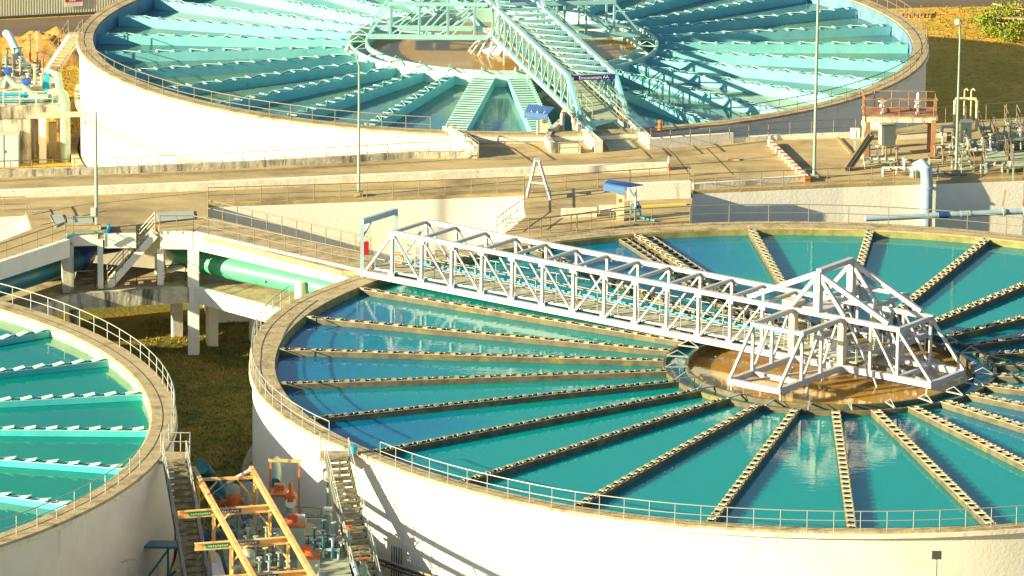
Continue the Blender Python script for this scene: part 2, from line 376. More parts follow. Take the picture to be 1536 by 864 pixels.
# --- tank A launders: 29 at 12.41
mA=mesh_launder(15.9,.62,.66,'','',1.0,.13,True,'',ribh=.04)
mAw=mesh_launder(15.9,1.35,.72,'','',.62,.18,False,'')
for k in range(29):
    t=251.0+12.414*k
    if k==3: continue
    wide=k in (1,2)
    q=mAw if wide else mA
    place_launder(tA,CA,ZA-.36,t,9.85,None,q[0],q[1],'teal','tealrib')
well(tA,CA,8.75,9.85,ZA-.19,ZA-.85,None,.15,1.5,'tealrib',28,'wellA','tealrib')
# --- tank C launders
mC=mesh_launder(21.4,.5,.5,'','',1.05,.5,False,'')
def ribC(L,wd,n):
    r=MB()
    for s in(-1,1): r.box((L/2,s*(wd/2-.02),.014),(L,.05,.024))
    for i in range(n):
        x=(i+.5)*L/n; r.beam((x-.34,0,.02),(x+.22,0,.13),wd-.06,.035); r.beam((x+.22,-wd/2,.03),(x+.7,wd/2,.03),.03,.03)
    return r
mCr=ribC(21.4,.5,20)
for k in range(29):
    t=.4+12.414*k
    place_launder(tC,CC,-.22,t,9.6,None,mC[0],mCr,'tealC','tealrib')
well(tC,CC,8.4,9.6,-.19,-.72,None,.16,1.3,'tealrib',28,'wellB','tealC')
# ---------------------------------------------------------------- more helpers
def aty(x,y,Y):
    """point of the place on the vertical plane at depth Y"""
    a=at(x,y,0); d=a-Vector(CAM); t=(Y-CAM[1])/d.y; return Vector(CAM)+d*t
def part_beam(root,name,p,q,w,h,mat,local=False): return MB().beam(p,q,w,h).build(name,mat,root,local=local)
def strip(P,w0,w1):
    """closed outline of a band between offsets w0 and w1 left of the polyline"""
    P=[Vector((p[0],p[1])) for p in P]; out=[]
    def off(wd):
        r=[]
        for i,p in enumerate(P):
            if i==0:n=(P[1]-p).normalized(); r.append(p+Vector((-n.y,n.x))*wd)
            elif i==len(P)-1:n=(p-P[i-1]).normalized(); r.append(p+Vector((-n.y,n.x))*wd)
            else:
                a=(p-P[i-1]).normalized();b=(P[i+1]-p).normalized();na=Vector((-a.y,a.x));nb=Vector((-b.y,b.x));m=(na+nb).normalized(); r.append(p+m*(wd/max(.35,m.dot(na))))
        return r
    return [tuple(v) for v in off(w0)]+[tuple(v) for v in off(w1)][::-1]
def parapet(name,label,cat,P,h,th,mat='kerb',z=0,group=None,name_cap=None):
    o=MB().prism(strip(P,0,th),z-.02,z+h).build(name,mat); tag(o,label,cat,group); return o
def stairs(name,label,pb,pt,width,n,mat='stair',side='white',rails=True,railmat='steel',rside=(1,1),thick=.3,tt=.08):
    pb=Vector(pb);pt=Vector(pt); root=thing(name,label,'stairs',pb)
    d=(pt-pb); hd=Vector((d.x,d.y,0)); run=hd.length; hd.normalize(); sd=Vector((-hd.y,hd.x,0)); rise=d.z/n; tr=run/n
    a=math.atan2(hd.y,hd.x)
    for k in range(n):
        c=pb+hd*(tr*(k+.5))+Vector((0,0,rise*(k+1)-tt/2))
        MB().box(c,(tr+.05,width-.14,tt),a).build('tread',mat,root)
    for s in (-1,1):
        m=MB(); o=sd*s*(width/2-.03); dz=Vector((0,0,-thick/2+.1)); m.beam(pb+o+dz,pt+o+dz,.08,thick); m.build('stringer',side,root)
    for s,f in zip((-1,1),rside):
        if not f: continue
        o=sd*s*(width/2+.02)
        railing('railing','',[pb+o,pt+o],h=.95,sp=1.6,mat=railmat,r=.03,parent=root,mids=(.5,))
    return root
# ---------------------------------------------------------------- road, decks and walls
R1=[(-120,268),(0,262),(400,245),(715,233),(680,207),(762,207),(870,207),(975,204),(985,218),(1155,207),(1300,202),(1380,187),(1640,168),(1640,258),(1536,266),(1411,271),(1266,276),(1040,286),(1034,331),(960,336),(935,338),(870,348),(800,362),(757,372),(757,350),(788,325),(785,289),(312,306),(39,318),(-120,326)]
P=[xy(*p) for p in R1]
PB=[xy(*p) for p in R1[:-2]+[(312,306),(300,272),(-120,290)] if p!=(312,306)][:]
PB=[xy(*p) for p in R1[:-3]+[(312,306),(300,268),(-120,288)]]
o=MB().prism(PB,-7.2,-.2).build('retaining_wall','white'); tag(o,'long white retaining wall holding up the road between the tanks','retaining wall')
struct(MB().prism(P,-.2,0),'road','road')
parapet0=[xy(*p) for p in ((-120,327),(39,319),(48,343))]
D1=[(39,317),(312,305),(312,325),(430,352),(560,383),(556,405),(512,406),(290,349),(105,353),(98,359),(-120,430),(-120,402),(0,362),(47,343)]
D1a=[(39,317.5),(312,305.5),(312,325),(290,349),(239,348.5),(237,336),(204,338),(204,352),(105,353),(98,359),(-120,430),(-120,402),(0,362),(47,343)]
D1b=[(312,325),(430,352),(562,383),(556,406),(512,406),(290,349)]
root=thing('pipe_gallery','raised white concrete gallery with walkway on top and big pipes running under it','gallery',at(290,532,-7))
MB().prism([xy(*p) for p in D1a],-.3,-.008).build('deck','road',root)
MB().prism([xy(*p) for p in D1b],-.32,-.012).build('walkway','concrete',root)
def ebeam(p,q,z0=-.95,z1=.06,th=.28,name='edge_beam',mat='white',out=-.02):
    a=Vector((*xy(*p),0));b=Vector((*xy(*q),0))
    d=(b-a).normalized(); n=Vector((-d.y,d.x,0))
    P=[a-n*out,b-n*out,b-n*(out-th)*-1 if False else b+n*th,a+n*th]
    return MB().prism([(v.x,v.y) for v in P],z0,z1).build(name,mat,root)
ebeam((290,349.5),(552,410)); ebeam((240,349),(288.6,349.5),out=-.03)
ebeam((98.5,359.5),(-120,431),out=.02) ; ebeam((98,359.5),(-120,431),z0=-1.0,z1=-.4) if False else None
ebeam((100,354),(147,353),z0=-.6); ebeam((156,353),(204,352.5),z0=-.75,out=-.04)
corner=Vector((-34.2,25.9,0))
zt=-3.07
ra=Vector((.72,-.694,0)); rn=Vector((.694,.72,0))
end=corner+ra*12.5
# channel floor and its edge beams
MB().prism([(corner.x,corner.y),(end.x,end.y),(end.x+rn.x*3.6,end.y+rn.y*3.6),(corner.x+rn.x*3.9,corner.y+rn.y*3.9)],zt-.35,zt-.05).build('channel_floor','concrete',root)
lft=at(105,441,zt); lft2=at(-60,500,zt)
MB().prism([(corner.x-.3,corner.y+.1),(corner.x+rn.x*3.6-.3,corner.y+rn.y*3.6),(lft.x,corner.y+5.5),(lft.x,lft.y)],zt-.34,zt-.06).build('channel_floor','concrete',root)
MB().prism([(lft.x-.1,lft.y),(lft.x-.1,lft.y+5),(lft2.x-1,lft2.y+5),(lft2.x,lft2.y)],zt-.36,zt-.07).build('channel_floor','concrete',root)
def cbeam(a,b,w=.35,z0=zt-.9,z1=zt,name='channel_beam',mat='white'):
    a=Vector(a);b=Vector(b);d=(b-a).normalized();n=Vector((-d.y,d.x,0))*w
    MB().prism([(a.x,a.y),(b.x,b.y),(b.x+n.x,b.y+n.y),(a.x+n.x,a.y+n.y)],z0,z1).build(name,mat,root)
off=Vector((0,-.05,0))
cbeam(corner+off+ra*.1,end+off); cbeam(lft+off,corner+off,mat='oldwhite'); cbeam(lft2+off,lft+off+Vector((-.02,0,0)),mat='oldwhite',z1=zt-.02)
def col(x,y,w,z0,z1,rz=0,mat='white'): MB().box((x,y,(z0+z1)/2),(w,w,z1-z0),rz).build('column',mat,root)
col(corner.x+.02,corner.y+.2,.62,-7.1,-.97,.0)
c2=at(240,349,0); col(c2.x,c2.y+.3,.34,zt+.003,-.96)
c3=at(150,353,0); col(c3.x,c3.y+.15,.30,zt+.003,-.25)
c4=at(99,359.5,0); col(c4.x+.05,c4.y+.35,.62,zt+.003,-.32,.2,'oldwhite')
c5=at(110,441,zt); col(c5.x,c5.y+.4,.5,-7.1,zt-.37,0,'oldwhite')
for (px,py) in ((318,518),(265,504),(383,512)):
    c=at(px,py,-7); col(c.x,c.y,.58,-7.1,zt-.38,.3)
# end of the road body behind: dark opening frame beams
pipe=thing('large_pipe','thick sea green pipe lying in the gallery and running right into the tank wall','pipe',at(313,396,-2.2))
a=at(306,394,-2.2); b=at(505,436,-2.2); dd=(b-a).normalized(); b=b+dd*2.0
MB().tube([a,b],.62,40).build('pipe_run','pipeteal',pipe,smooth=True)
MB().tube([a-dd*.75,a-dd*.01],.56,40).build('coupling','pipeblue',pipe,smooth=True)
bk=at(262,384,-2.2)
MB().tube([bk+Vector((-.3,6,0)),bk+Vector((0,1.2,0)),bk+Vector((.5,.2,0)),a-dd*.5],.60,28).build('elbow','pipeteal',pipe,smooth=True)
for t in (.12,.36,.6,.84):
    p=a+(b-a)*t; MB().tube([p,p+dd*.05],.632,40).build('weld_band','pipeteal',pipe,smooth=True)
for t in (.42,.62,.8): 
    p=a+(b-a)*t; MB().box((p.x-.25,p.y-.6,p.z-.12),(.08,.08,.14)).build('lug','dark',pipe)
s=a+(b-a)*.66
sd=thing('pipe_saddle','white concrete saddle under the sea green pipe beside the tank railing','saddle',(s.x,s.y,zt))
ang=math.atan2(dd.y,dd.x)
def saddle(root,c,ang,mat='white'):
    m=MB(); prof=[(-1.0,-.82),(1.0,-.82),(1.0,.1)]
    pts=[]
    for k in range(0,13):
        t=math.radians(0-180*k/12); pts.append((.64*math.cos(t),.64*math.sin(t)))
    outl=[(-1.0,-.80),(1.0,-.80),(1.0,-.35)]+[(.64*math.cos(R_(-25-130*k/12)),.64*math.sin(R_(-25-130*k/12))) for k in range(13)]+[(-.66,.35),(-1.0,.35)]
    n=len(outl); cx,sx=math.cos(ang),math.sin(ang)
    V=[]
    for dx in (-.22,.22):
        for (y,z) in outl: V.append((c.x+dx*cx-y*-sx*-1,c.y+dx*sx+y*-cx*-1*1,c.z+z)) if False else V.append((c.x+dx*cx-(y)*sx,c.y+dx*sx+y*cx,c.z+z))
    # y axis points to the far side; near side is negative
    m.poly(V,[tuple(range(n)),tuple(range(n,2*n))[::-1]]+[(i,(i+1)%n,n+(i+1)%n,n+i) for i in range(n)])
    m.build('cradle',mat,root)
saddle(sd,s,ang)
s0=a-dd*.9; sd0=thing('pipe_saddle','white concrete saddle just left of the gallery corner column','saddle',(s0.x-1.3,s0.y+.4,zt)); saddle(sd0,Vector((s0.x-1.3,s0.y+.6,s0.z)),ang)
pl=thing('large_pipe','thick dark blue-green pipe in the shade of the left gallery walkway','pipe',at(50,411,-2.2))
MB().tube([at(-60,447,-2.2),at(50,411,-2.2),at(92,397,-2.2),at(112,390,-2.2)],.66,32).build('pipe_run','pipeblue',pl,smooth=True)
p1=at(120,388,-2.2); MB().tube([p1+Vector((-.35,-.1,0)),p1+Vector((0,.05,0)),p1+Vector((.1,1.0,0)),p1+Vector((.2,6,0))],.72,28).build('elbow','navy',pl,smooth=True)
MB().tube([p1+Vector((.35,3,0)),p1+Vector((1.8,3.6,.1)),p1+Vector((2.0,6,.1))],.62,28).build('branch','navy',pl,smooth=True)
stairs('gallery_stairs','white concrete stairs climbing inside the gallery from the pipe floor to the road',at(160,430,zt)+Vector((0,.5,0)),at(232,349,0)+Vector((0,.4,0)),1.0,16,mat='cream',side='white',thick=.4)
# thin blue service pipe along the left deck edge
bp=thing('service_pipe','thin bright blue pipe along the edge of the left gallery walkway','pipe',at(98,356,0))
MB().tube([at(-60,412,-.2)-Vector((0,.35,0)),at(98,357,-.1)-Vector((0,.35,0)),at(108,351,.1),at(160,349,.1),at(163,344,.1),at(163,338,.1)],.10,8).build('pipe_run','cyan',bp,smooth=True)
MB().tube([at(100,352,.3),at(155,348.5,.3)],.08,8).build('second_run','pipepale',bp,smooth=True)
for q in (20,60,98): MB().box(at(q,357+(98-q)*.35,-.15)-Vector((0,.3,0)),(.12,.2,.34)).build('clip','cyan',bp)
# floor plates on the deck
for i,(P_,lb) in enumerate((([(74,324),(93,322),(98,333),(84,341)],'grey steel cover plate on the deck left of the lamp post'),([(100,326),(138,325),(140,335),(103,336)],'pale steel cover plate between the dark joints and the lamp post'),([(234,320),(290,317),(292,328),(238,334)],'long grey steel cover plate at the head of the gallery stairs'))):
    o=MB().prism([xy(*p) for p in P_],.004,.05).build('cover_plate','box'); tag(o,lb,'cover plate')
# ---- kerbs and parapets
o=MB().prism(strip(parapet0,0,.35),-7,-.21).build('retaining_wall','white'); tag(o,'short white retaining wall with sloping end at the far left edge','retaining wall')
parapet('kerb_wall','stained white kerb wall at the foot of the upper tank, left side','kerb',[xy(*p) for p in ((-120,272),(0,266),(205,259.5),(400,250.5),(520,244),(622,237.5),(716,237.5))],.38,.35,'oldwhite')
parapet('ramp_wall','white parapet sloping away at the left of the upper apron','parapet',[xy(*p) for p in ((718.5,237),(700,221),(672,207))],.75,.35,'white')
parapet('road_kerb','long white kerb wall along the middle of the road','kerb',[xy(*p) for p in ((-120,303),(0,298),(300,286),(512,276),(760,265),(1003,256))],.45,.4,'kerb')
parapet('low_wall','low white wall behind the small deck left of the blue canopy, nearest piece','wall',[xy(*p) for p in ((843,327),(895,325))],.5,.25)
parapet('low_wall','low white wall beside the control box under the near blue canopy','wall',[xy(*p) for p in ((868,323),(925,321))],.5,.25) if False else None
parapet('low_wall','low white wall ending at the control box under the near blue canopy','wall',[xy(*p) for p in ((900,322),(924,321.5))],.5,.25)
parapet('wall_block','white wall block right of the near blue canopy','wall',[xy(*p) for p in ((943,301),(1036,297))],.95,.4,'white')
parapet('yellow_kerb','yellow painted kerb under the wall right of the near blue canopy','kerb',[xy(*p) for p in ((955,312),(1030,308))],.08,.25,'tubyellow')
parapet('end_block','white end wall at the left end of the right retaining wall','wall',[xy(*p) for p in ((1041,284),(1213,271))],.30,.3,'kerb')
parapet('kerb_wall','thin white kerb at the back edge of the right platform','kerb',[xy(*p) for p in ((1100,214),(1152,210.5),(1285,206))],.28,.3)
parapet('ramp_wall','white parapet on the right side of the upper bridge ramp','parapet',[xy(*p) for p in ((1100,214.5),(974,224),(927,184))][::-1],.62,.32,'white')
parapet('ramp_wall','short thick white parapet on the left side of the upper bridge ramp','parapet',[xy(*p) for p in ((857,193),(876,214),(893,229))],.7,.45,'white')
parapet('ramp_wall','stained curved white parapet beside the far blue canopy','parapet',[xy(*p) for p in ((838,193),(822,208),(817,219),(826,230),(871,230))],.6,.3,'oldwhite')
o=MB().prism([xy(*p) for p in ((893,192),(921,184),(958,223),(914,227))],.004,.08).build('ramp_slab','tealdeck'); tag(o,'pale slab ramp from the road up to the turquoise bridge','ramp')
m=MB(); a1,a2=at(843,200,0),at(852,200,0)
m.tube([a1,a1+Vector((0,0,1.1)),a1+Vector((.1,.1,1.35)),a2+Vector((0,0,1.45)),a2+Vector((.35,-.1,1.2)),a2+Vector((.4,-.1,0))],.13,8)
tag(m.build('concrete_arch','oldwhite',smooth=True),'stained arch shaped pipe stub beside the far blue canopy','pipe')
# striped kerb
sk=thing('striped_kerb','red and white striped kerb crossing the right platform','kerb',at(1155,215,0))
a=at(1155,214,.15);b=at(1212,270,.15);n=22
for k in range(n):
    p=a+(b-a)*(k/n); q=a+(b-a)*((k+.97)/n); MB().beam(p,q,.28,.32).build('red_band' if k%2 else 'white_band','orangered' if k%2 else 'kerb',sk)
# ---- railings
railing('railing','thin railing on the stained kerb at the foot of the upper tank',[at(x,y,.38)+Vector((0,.15,0)) for x,y in ((-80,270),(0,265.5),(205,259),(400,250),(520,243.5),(622,237),(706,236))],sp=1.25,h=.9)
railing('railing','railing along the top of the long white retaining wall left of the ladder',[at(312,305,0),at(500,299,0),at(785,288,0)],sp=1.5,h=.9)
railing('railing','short railing on the wall top at the far left edge of the photo',[at(-80,322,0),at(0,318,0),at(39,317,0),at(49,341,0)],sp=1.5,h=.85)
railing('railing','pale railing on the near edge of the gallery walkway down to the near tank',[at(290,348.5,.06),at(420,377,.06),at(545,404,.06)],sp=1.1,h=.95,mat='rail_warm')
railing('railing','railing on the far edge of the gallery walkway in front of the white wall',[at(312,325,0),at(430,352,0),at(556,382,0)],sp=1.1,h=.95)
railing('railing','short railing at the head of the gallery stairs',[at(240,348.5,.06),at(290,348.5,.06)],sp=1.0,h=.95)
railing('railing','railing on the edge of the left gallery walkway above the blue pipe',[at(-60,412,.06),at(98,358,.06),at(99,352,.0),at(147,350,0)],sp=1.4,h=.95)
railing('railing','railing on the gallery floor below the stairs',[at(110,436,zt)+Vector((0,.6,0)),at(235,432,zt)+Vector((0,.6,0))],sp=1.2,h=.95,mat='dark')
railing('railing','railing in the gallery opening beside the corner column',[at(248,427,zt)+Vector((0,.6,0)),at(278,425,zt)+Vector((0,.6,0))],sp=1.0,h=.95,mat='dark')
railing('railing','railing on the far side of the road right of the ladder',[at(800,288,0),at(900,281,0),at(945,278,0)],sp=1.7,h=.9) 
railing('railing','railing on top of the white wall block right of the near canopy',[at(944,278,.0),at(1033,272,.0)],sp=1.4,h=.9)
railing('railing','long railing along the near edge of the right platform above the retaining wall',[at(1041,284,.0),at(1266,274.5,0),at(1411,269.5,0),at(1600,259,0)],sp=1.3,h=.9)
railing('railing','railing along the back edge of the right platform behind the rusty platform',[at(976,218,.5),at(1155,207.5,.1),at(1300,202.5,.1),at(1378,188,.1),at(1600,171.5,.1)],sp=1.35,h=1.0)
railing('railing','railing along the small deck in front of the near blue canopy',[at(758,352,0),at(800,353,0),at(870,345,0),at(945,334,0)],sp=1.3,h=.95)
railing('railing','short railing running back from the small deck to the road beside the ladder',[at(745,352,0),at(760,340,0),at(786,322,0),at(786,290,0)],sp=1.2,h=.95)
railing('railing','railing on the left sloping parapet of the upper apron',[at(718,236,.6),at(690,216,.6),at(671,208,.6)],sp=1.3,h=.9)
railing('railing','railing beside the right ramp parapet of the turquoise bridge',[at(929,185,.62),at(973,223,.62)],sp=1.0,h=.9)
railing('railing','railing beside the left ramp parapet of the turquoise bridge',[at(862,195,.7),at(893,228,.7)],sp=1.0,h=.8)
railing('railing','railing between the curved parapet and the left ramp parapet',[at(838,230,.5),at(868,229,.5)],sp=1.2,h=.6)
railing('tank_railing','railing round the left rim of the near tank beside the gallery',arc(CB,add(RBo,-.14),159,211,.03),sp=1.35,h=.95,mat='steel')
railing('tank_railing','bright railing round the front rim of the near tank',arc(CB,add(RBo,-.14),219.5,292,.03),sp=1.25,h=.95,mat='steel',r=.026)
railing('tank_railing','railing round the far rim of the near tank',arc(CB,add(RBo,-.14),55,124,.03),sp=2.2,h=1.0,mat='rail_warm')
railing('tank_railing','railing round the back rim of the left tank beside the grass',arc(CC,RC-.14,62,-7,.03),sp=1.5,h=.95,mat='steel',r=.028)
railing('tank_railing','railing round the front rim of the left tank below its stairs',arc(CC,RC-.55,-13,-55,.03),sp=1.6,h=.95,mat='steel')
railing('tank_railing','railing round the front left rim of the upper tank',arc(CA,RA-.15,182,261,ZA+.03),sp=1.5,h=.95,mat='rail_warm')
railing('tank_railing','railing round the right rim of the upper tank',arc(CA,RA-.15,302,388,ZA+.03),sp=1.5,h=.95,mat='rail_warm')
# ---------------------------------------------------------------- truss bridges
def truss_plane(root,y,xs,zb,zt,flip,sec,mat,postw=None,xe=None,local=True):
    """one lattice side in the local frame: chord ends, posts, diagonals"""
    c,pw,dw=sec
    x0,x1=xs[0],xs[-1]
    for i,x in enumerate(xs):
        MB().beam((x,y,zb+c*.5),(x,y,zt-c*.5),pw,pw,up=(1,0,0)).build('post',mat,root,local=True)
    for i in range(len(xs)-1):
        a,b=xs[i],xs[i+1]
        if i<flip: p,q=(a+.05,y,zt-c/2),(b-.05,y,zb+c/2)
        else: p,q=(a+.05,y,zb+c/2),(b-.05,y,zt-c/2)
        MB().beam(p,q,dw,dw,up=(0,1,0)).build('diagonal',mat,root,local=True)
def hand(root,p,q,mat,h=1.0,n=10,local=True,dz=0):
    p=Vector(p);q=Vector(q); m=MB()
    for f in (1,.5): m.tube([p+Vector((0,0,h*f)),q+Vector((0,0,h*f))],.025,5)
    o=m.build('handrail',mat,root,local=True)
    L=None
    for k in range(n+1):
        t=p+(q-p)*(k/n)
        if L is None: L=MB().tube([(0,0,0),(0,0,h)],.025,5).build('rail_post',mat,o,local=True); L.location=t
        else: c=L.copy(); COL.objects.link(c); c.parent=o; c.location=t
W='whitesteel'
br=thing('truss_bridge','long white lattice truss bridge spanning from the rim to the centre of the near tank','bridge',(0,0,0),rz=R_(-36))
ya,yb=-1.22,1.88; zb,zt_=.15,3.03
xs=[-27.4+2.0*k for k in range(13)]
for y in (ya,yb):
    MB().beam((-29.3,y,zb+.17),(7.0,y,zb+.17),.22,.32).build('bottom_chord',W,br,local=True)
    MB().beam((-27.55,y,zt_-.13),(5.05,y,zt_-.13),.22,.24).build('top_chord',W,br,local=True)
    truss_plane(br,y,xs,zb+.17,zt_-.13,6,(.2,.145,.095),W)
    MB().beam((-29.2,y,zb+.3),(-27.4,y,zt_-.25),.12,.12,up=(0,1,0)).build('diagonal',W,br,local=True)
for i,x in enumerate(xs): MB().beam((x,ya+.13,zt_-.14),(x,yb-.13,zt_-.14),.17,.17).build('cross_beam','whitesteel',br,local=True)
for i in range(len(xs)-1):
    p,q=((xs[i],ya+.1),(xs[i+1],yb-.1)) if i%2 else ((xs[i],yb-.1),(xs[i+1],ya+.1))
    MB().beam((p[0],p[1],zb+.1),(q[0],q[1],zb+.1),.08,.08).build('floor_brace',W,br,local=True)
for k in range(19):
    x=-29.2+1.45*k; MB().box((x+.72,.33,zb+.40),(1.40,1.9,.06)).build('deck_panel','grating',br,local=True)
hand(br,(-29,-.62,zb+.43),(-2.2,-.62,zb+.43),'steel',n=20); hand(br,(-29,1.28,zb+.43),(-2.2,1.28,zb+.43),'steel',n=20)
MB().tube([(-29,-.95,zb+.45),(-3,-.95,zb+.45)],.06,6).build('conduit','pipegrey',br,smooth=True,local=True)
MB().tube([(-29,1.55,zb+.45),(-3,1.55,zb+.45)],.06,6).build('conduit','cyan',br,smooth=True,local=True)
# king post peak
for y in (ya,yb):
    MB().beam((0,y,zt_),(0,y,5.15),.36,.36,up=(1,0,0)).build('king_post',W,br,local=True)
    for x in (-4.3,4.3): MB().beam((0,y,5.05),(x,y,zt_+.08),.20,.24).build('peak_strut',W,br,local=True)
    for x in (-1.65,1.65): MB().beam((0,y,5.0),(x,y,zt_),.18,.2).build('peak_strut',W,br,local=True)
MB().beam((0,ya,5.15),(0,yb,5.15),.3,.26).build('ridge_beam',W,br,local=True)
# arms along x (right) and along +-y
def arm(root,ang,w0,w1,rb,rt,rin,zb,zt_,mat,sec=(.14,.10),xs=None,thick=.22,chords=True):
    """arm leaving the centre at ang (local): width from w0 to w1"""
    ca,sa=math.cos(ang),math.sin(ang)
    T=lambda x,y,z:(x*ca-y*sa,x*sa+y*ca,z)
    for y in (w0,w1):
        if chords: MB().beam(T(rin,y,zb+.17),T(rb,y,zb+.17),thick,.32).build('arm_chord',mat,root,local=True)
        if chords: MB().beam(T(rin,y,zt_-.14),T(rt,y,zt_-.14),thick,.24).build('arm_chord',mat,root,local=True)
        MB().beam(T(rt-.05,y,zt_-.25),T(rb-.05,y,zb+.3),sec[0],sec[0]).build('end_strut',mat,root,local=True)
        for x in (xs or [rt,(rt+rin)/2]):
            MB().beam(T(x-.1,y,zb+.33),T(x-.1,y,zt_-.26),sec[0],sec[0],up=(1,0,0)).build('arm_post',mat,root,local=True)
        m=(rt+rin)/2
        MB().beam(T(rt-.2,y,zb+.33),T(m,y,zt_-.26),sec[1],sec[1]).build('arm_diagonal',mat,root,local=True)
        MB().beam(T(m-.1,y,zb+.33),T(rin+.2,y,zt_-.26),sec[1],sec[1]).build('arm_diagonal',mat,root,local=True)
    for x,z,h in ((rb-.1,zb+.16,.3),(rt-.1,zt_-.15,.2),(rt-.1,zb+.16,.24)):
        MB().beam(T(x,w0+thick/2,z),T(x,w1-thick/2,z),.22,h).build('cross_beam',mat,root,local=True)
    MB().beam(T(rb-.2,w0+.2,zb+.12),T(rin,w1-.2,zb+.12),.12,.12).build('floor_brace',mat,root,local=True)
arm(br,0,ya,yb,7.0,5.0,1.7,zb,zt_,W,chords=False)
arm(br,-math.pi/2,-1.5,1.5,7.0,5.0,1.5,zb-.004,zt_+.004,W)
arm(br,math.pi/2,-1.5,1.5,7.0,5.0,2.1,zb-.006,zt_+.006,W)
# heavy plates, columns, drive in the middle
for x in (-1.5,1.5):
    for y in (ya+.02,yb-.02): MB().beam((x,y,zb+.34),(x,y,zt_-.27),.34,.34,up=(1,0,0)).build('centre_column','cream',br,local=True)
MB().box((0,.33,zb+.47),(4.6,2.7,.07)).build('centre_platform','grating',br,local=True)
MB().lathe((0,.33,-1.2),[(.75,0),(.75,1.6),(1.05,1.65),(1.05,1.9),(.5,1.95),(.5,2.5)],24).build('drive_drum','whitesteel',br,smooth=True,local=True)
MB().box((-.9,.5,zb+.95),(.7,.9,.8)).build('gearbox','box',br,local=True)
MB().lathe((.9,-.2,zb+.52),[(.28,0),(.3,.7),(.22,.85),(.1,.9)],16).build('motor','pipegrey',br,smooth=True,local=True)
MB().box((-.6,-.1,zt_-.05),(1.5,1.6,.16)).build('top_plate','whitesteel',br,local=True)
MB().box((-1.9,-.6,zt_+.06),(.9,.8,.3)).build('junction_box','cream',br,local=True)
for x0,x1 in ((-2.2,2.2),): hand(br,(x0,-.95,zb+.5),(x1,-.95,zb+.5),'steel',n=5); 
hand(br,(2.25,-.9,zb+.5),(2.25,1.5,zb+.5),'steel',n=3)
for x,y in ((-.8,-2.2),(.9,-2.0),(3,-.6),(-2.6,.6),(2,3),(1,-3.4)): MB().beam((x,y,zb),(x*1.25,y*1.3,-1.2),.09,.09).build('hanger',W,br,local=True)
for x,y in ((6.7,ya),(6.7,yb),(-1.5,-6.8),(1.5,-6.8),(-1.5,6.8),(1.5,6.8)): MB().beam((x,y,zb+.02),(x,y,-.9),.07,.07,up=(1,0,0)).build('hanger','cream',br,local=True)
# gusset plates at the panel points
for y,sg_ in ((ya,-1),(yb,1)):
    for x in xs:
        for z,h in ((zb+.36,.26),(zt_-.32,.24)):
            MB().box((x,y+sg_*.09,z),(.42,.02,h)).build('gusset_plate',W,br,local=True)
# things on the bridge
def lb(x,y,z): # local bridge to world
    c,s=math.cos(R_(-36)),math.sin(R_(-36)); return Vector((x*c-y*s,x*s+y*c,z))
lr=thing('life_ring','orange life ring hanging at the rim end of the white bridge','life ring',lb(-27.6,-.5,1.25))
m=MB(); c=lb(-27.6,-.5,1.25); R0,r0=.30,.085; n1,n2=20,8; V=[];F=[]
for i in range(n1):
    t=2*math.pi*i/n1
    for j in range(n2):
        u=2*math.pi*j/n2; rr=R0+r0*math.cos(u); V.append((c.x+rr*math.cos(t)*.95+0,c.y-r0*math.sin(u)-rr*math.cos(t)*.2,c.z+rr*math.sin(t)))
for i in range(n1):
    for j in range(n2): F.append((i*n2+j,((i+1)%n1)*n2+j,((i+1)%n1)*n2+(j+1)%n2,i*n2+(j+1)%n2))
m.poly(V,F); m.build('ring','lifering',lr,smooth=True)
for dx in (-.3,.3): MB().box((c.x+dx*.95,c.y-dx*.2,c.z),(.05,.2,.2)).build('band','signwhite',lr)
gf=thing('gantry_frame','grey steel gate frame standing at the rim end of the white bridge','frame',lb(-29.4,-1.2,0.05))
g1,g2=lb(-29.5,-1.15,.05),lb(-29.5,1.9,.05)
MB().beam(g1,g1+Vector((0,0,3.0)),.2,.2).build('post','pipegrey',gf); MB().beam(g2,g2+Vector((0,0,3.0)),.2,.2).build('post','pipegrey',gf)
MB().beam(g1+Vector((0,0,3.1)),g2+Vector((0,0,3.1)),.22,.3).build('lintel','pipegrey',gf)
MB().beam(g1+Vector((0,0,2.2)),g1+(g2-g1)*.25+Vector((0,0,2.95)),.1,.1).build('knee_brace','pipegrey',gf)
c=lb(-29.7,-.7,1.5); tag(MB().box((c.x,c.y,1.55),(.5,.06,.75),.2).build('sign','red'),'small dark red board hanging beside the gate frame of the white bridge','sign')
c=at(530,680,.03); bk_=MB().lathe((c.x,c.y,.03),[(.16,0),(.22,.38),(.23,.40)],14).build('bucket','cyan',smooth=True); tag(bk_,'small bright blue bucket on the rim beside the near stairs','bucket')
# ---- turquoise bridge of the upper tank
TT='tealtruss'
b2=thing('truss_bridge','turquoise lattice truss bridge with rusty top chords over the upper tank','bridge',(CA[0],CA[1],ZA),rz=R_(283))
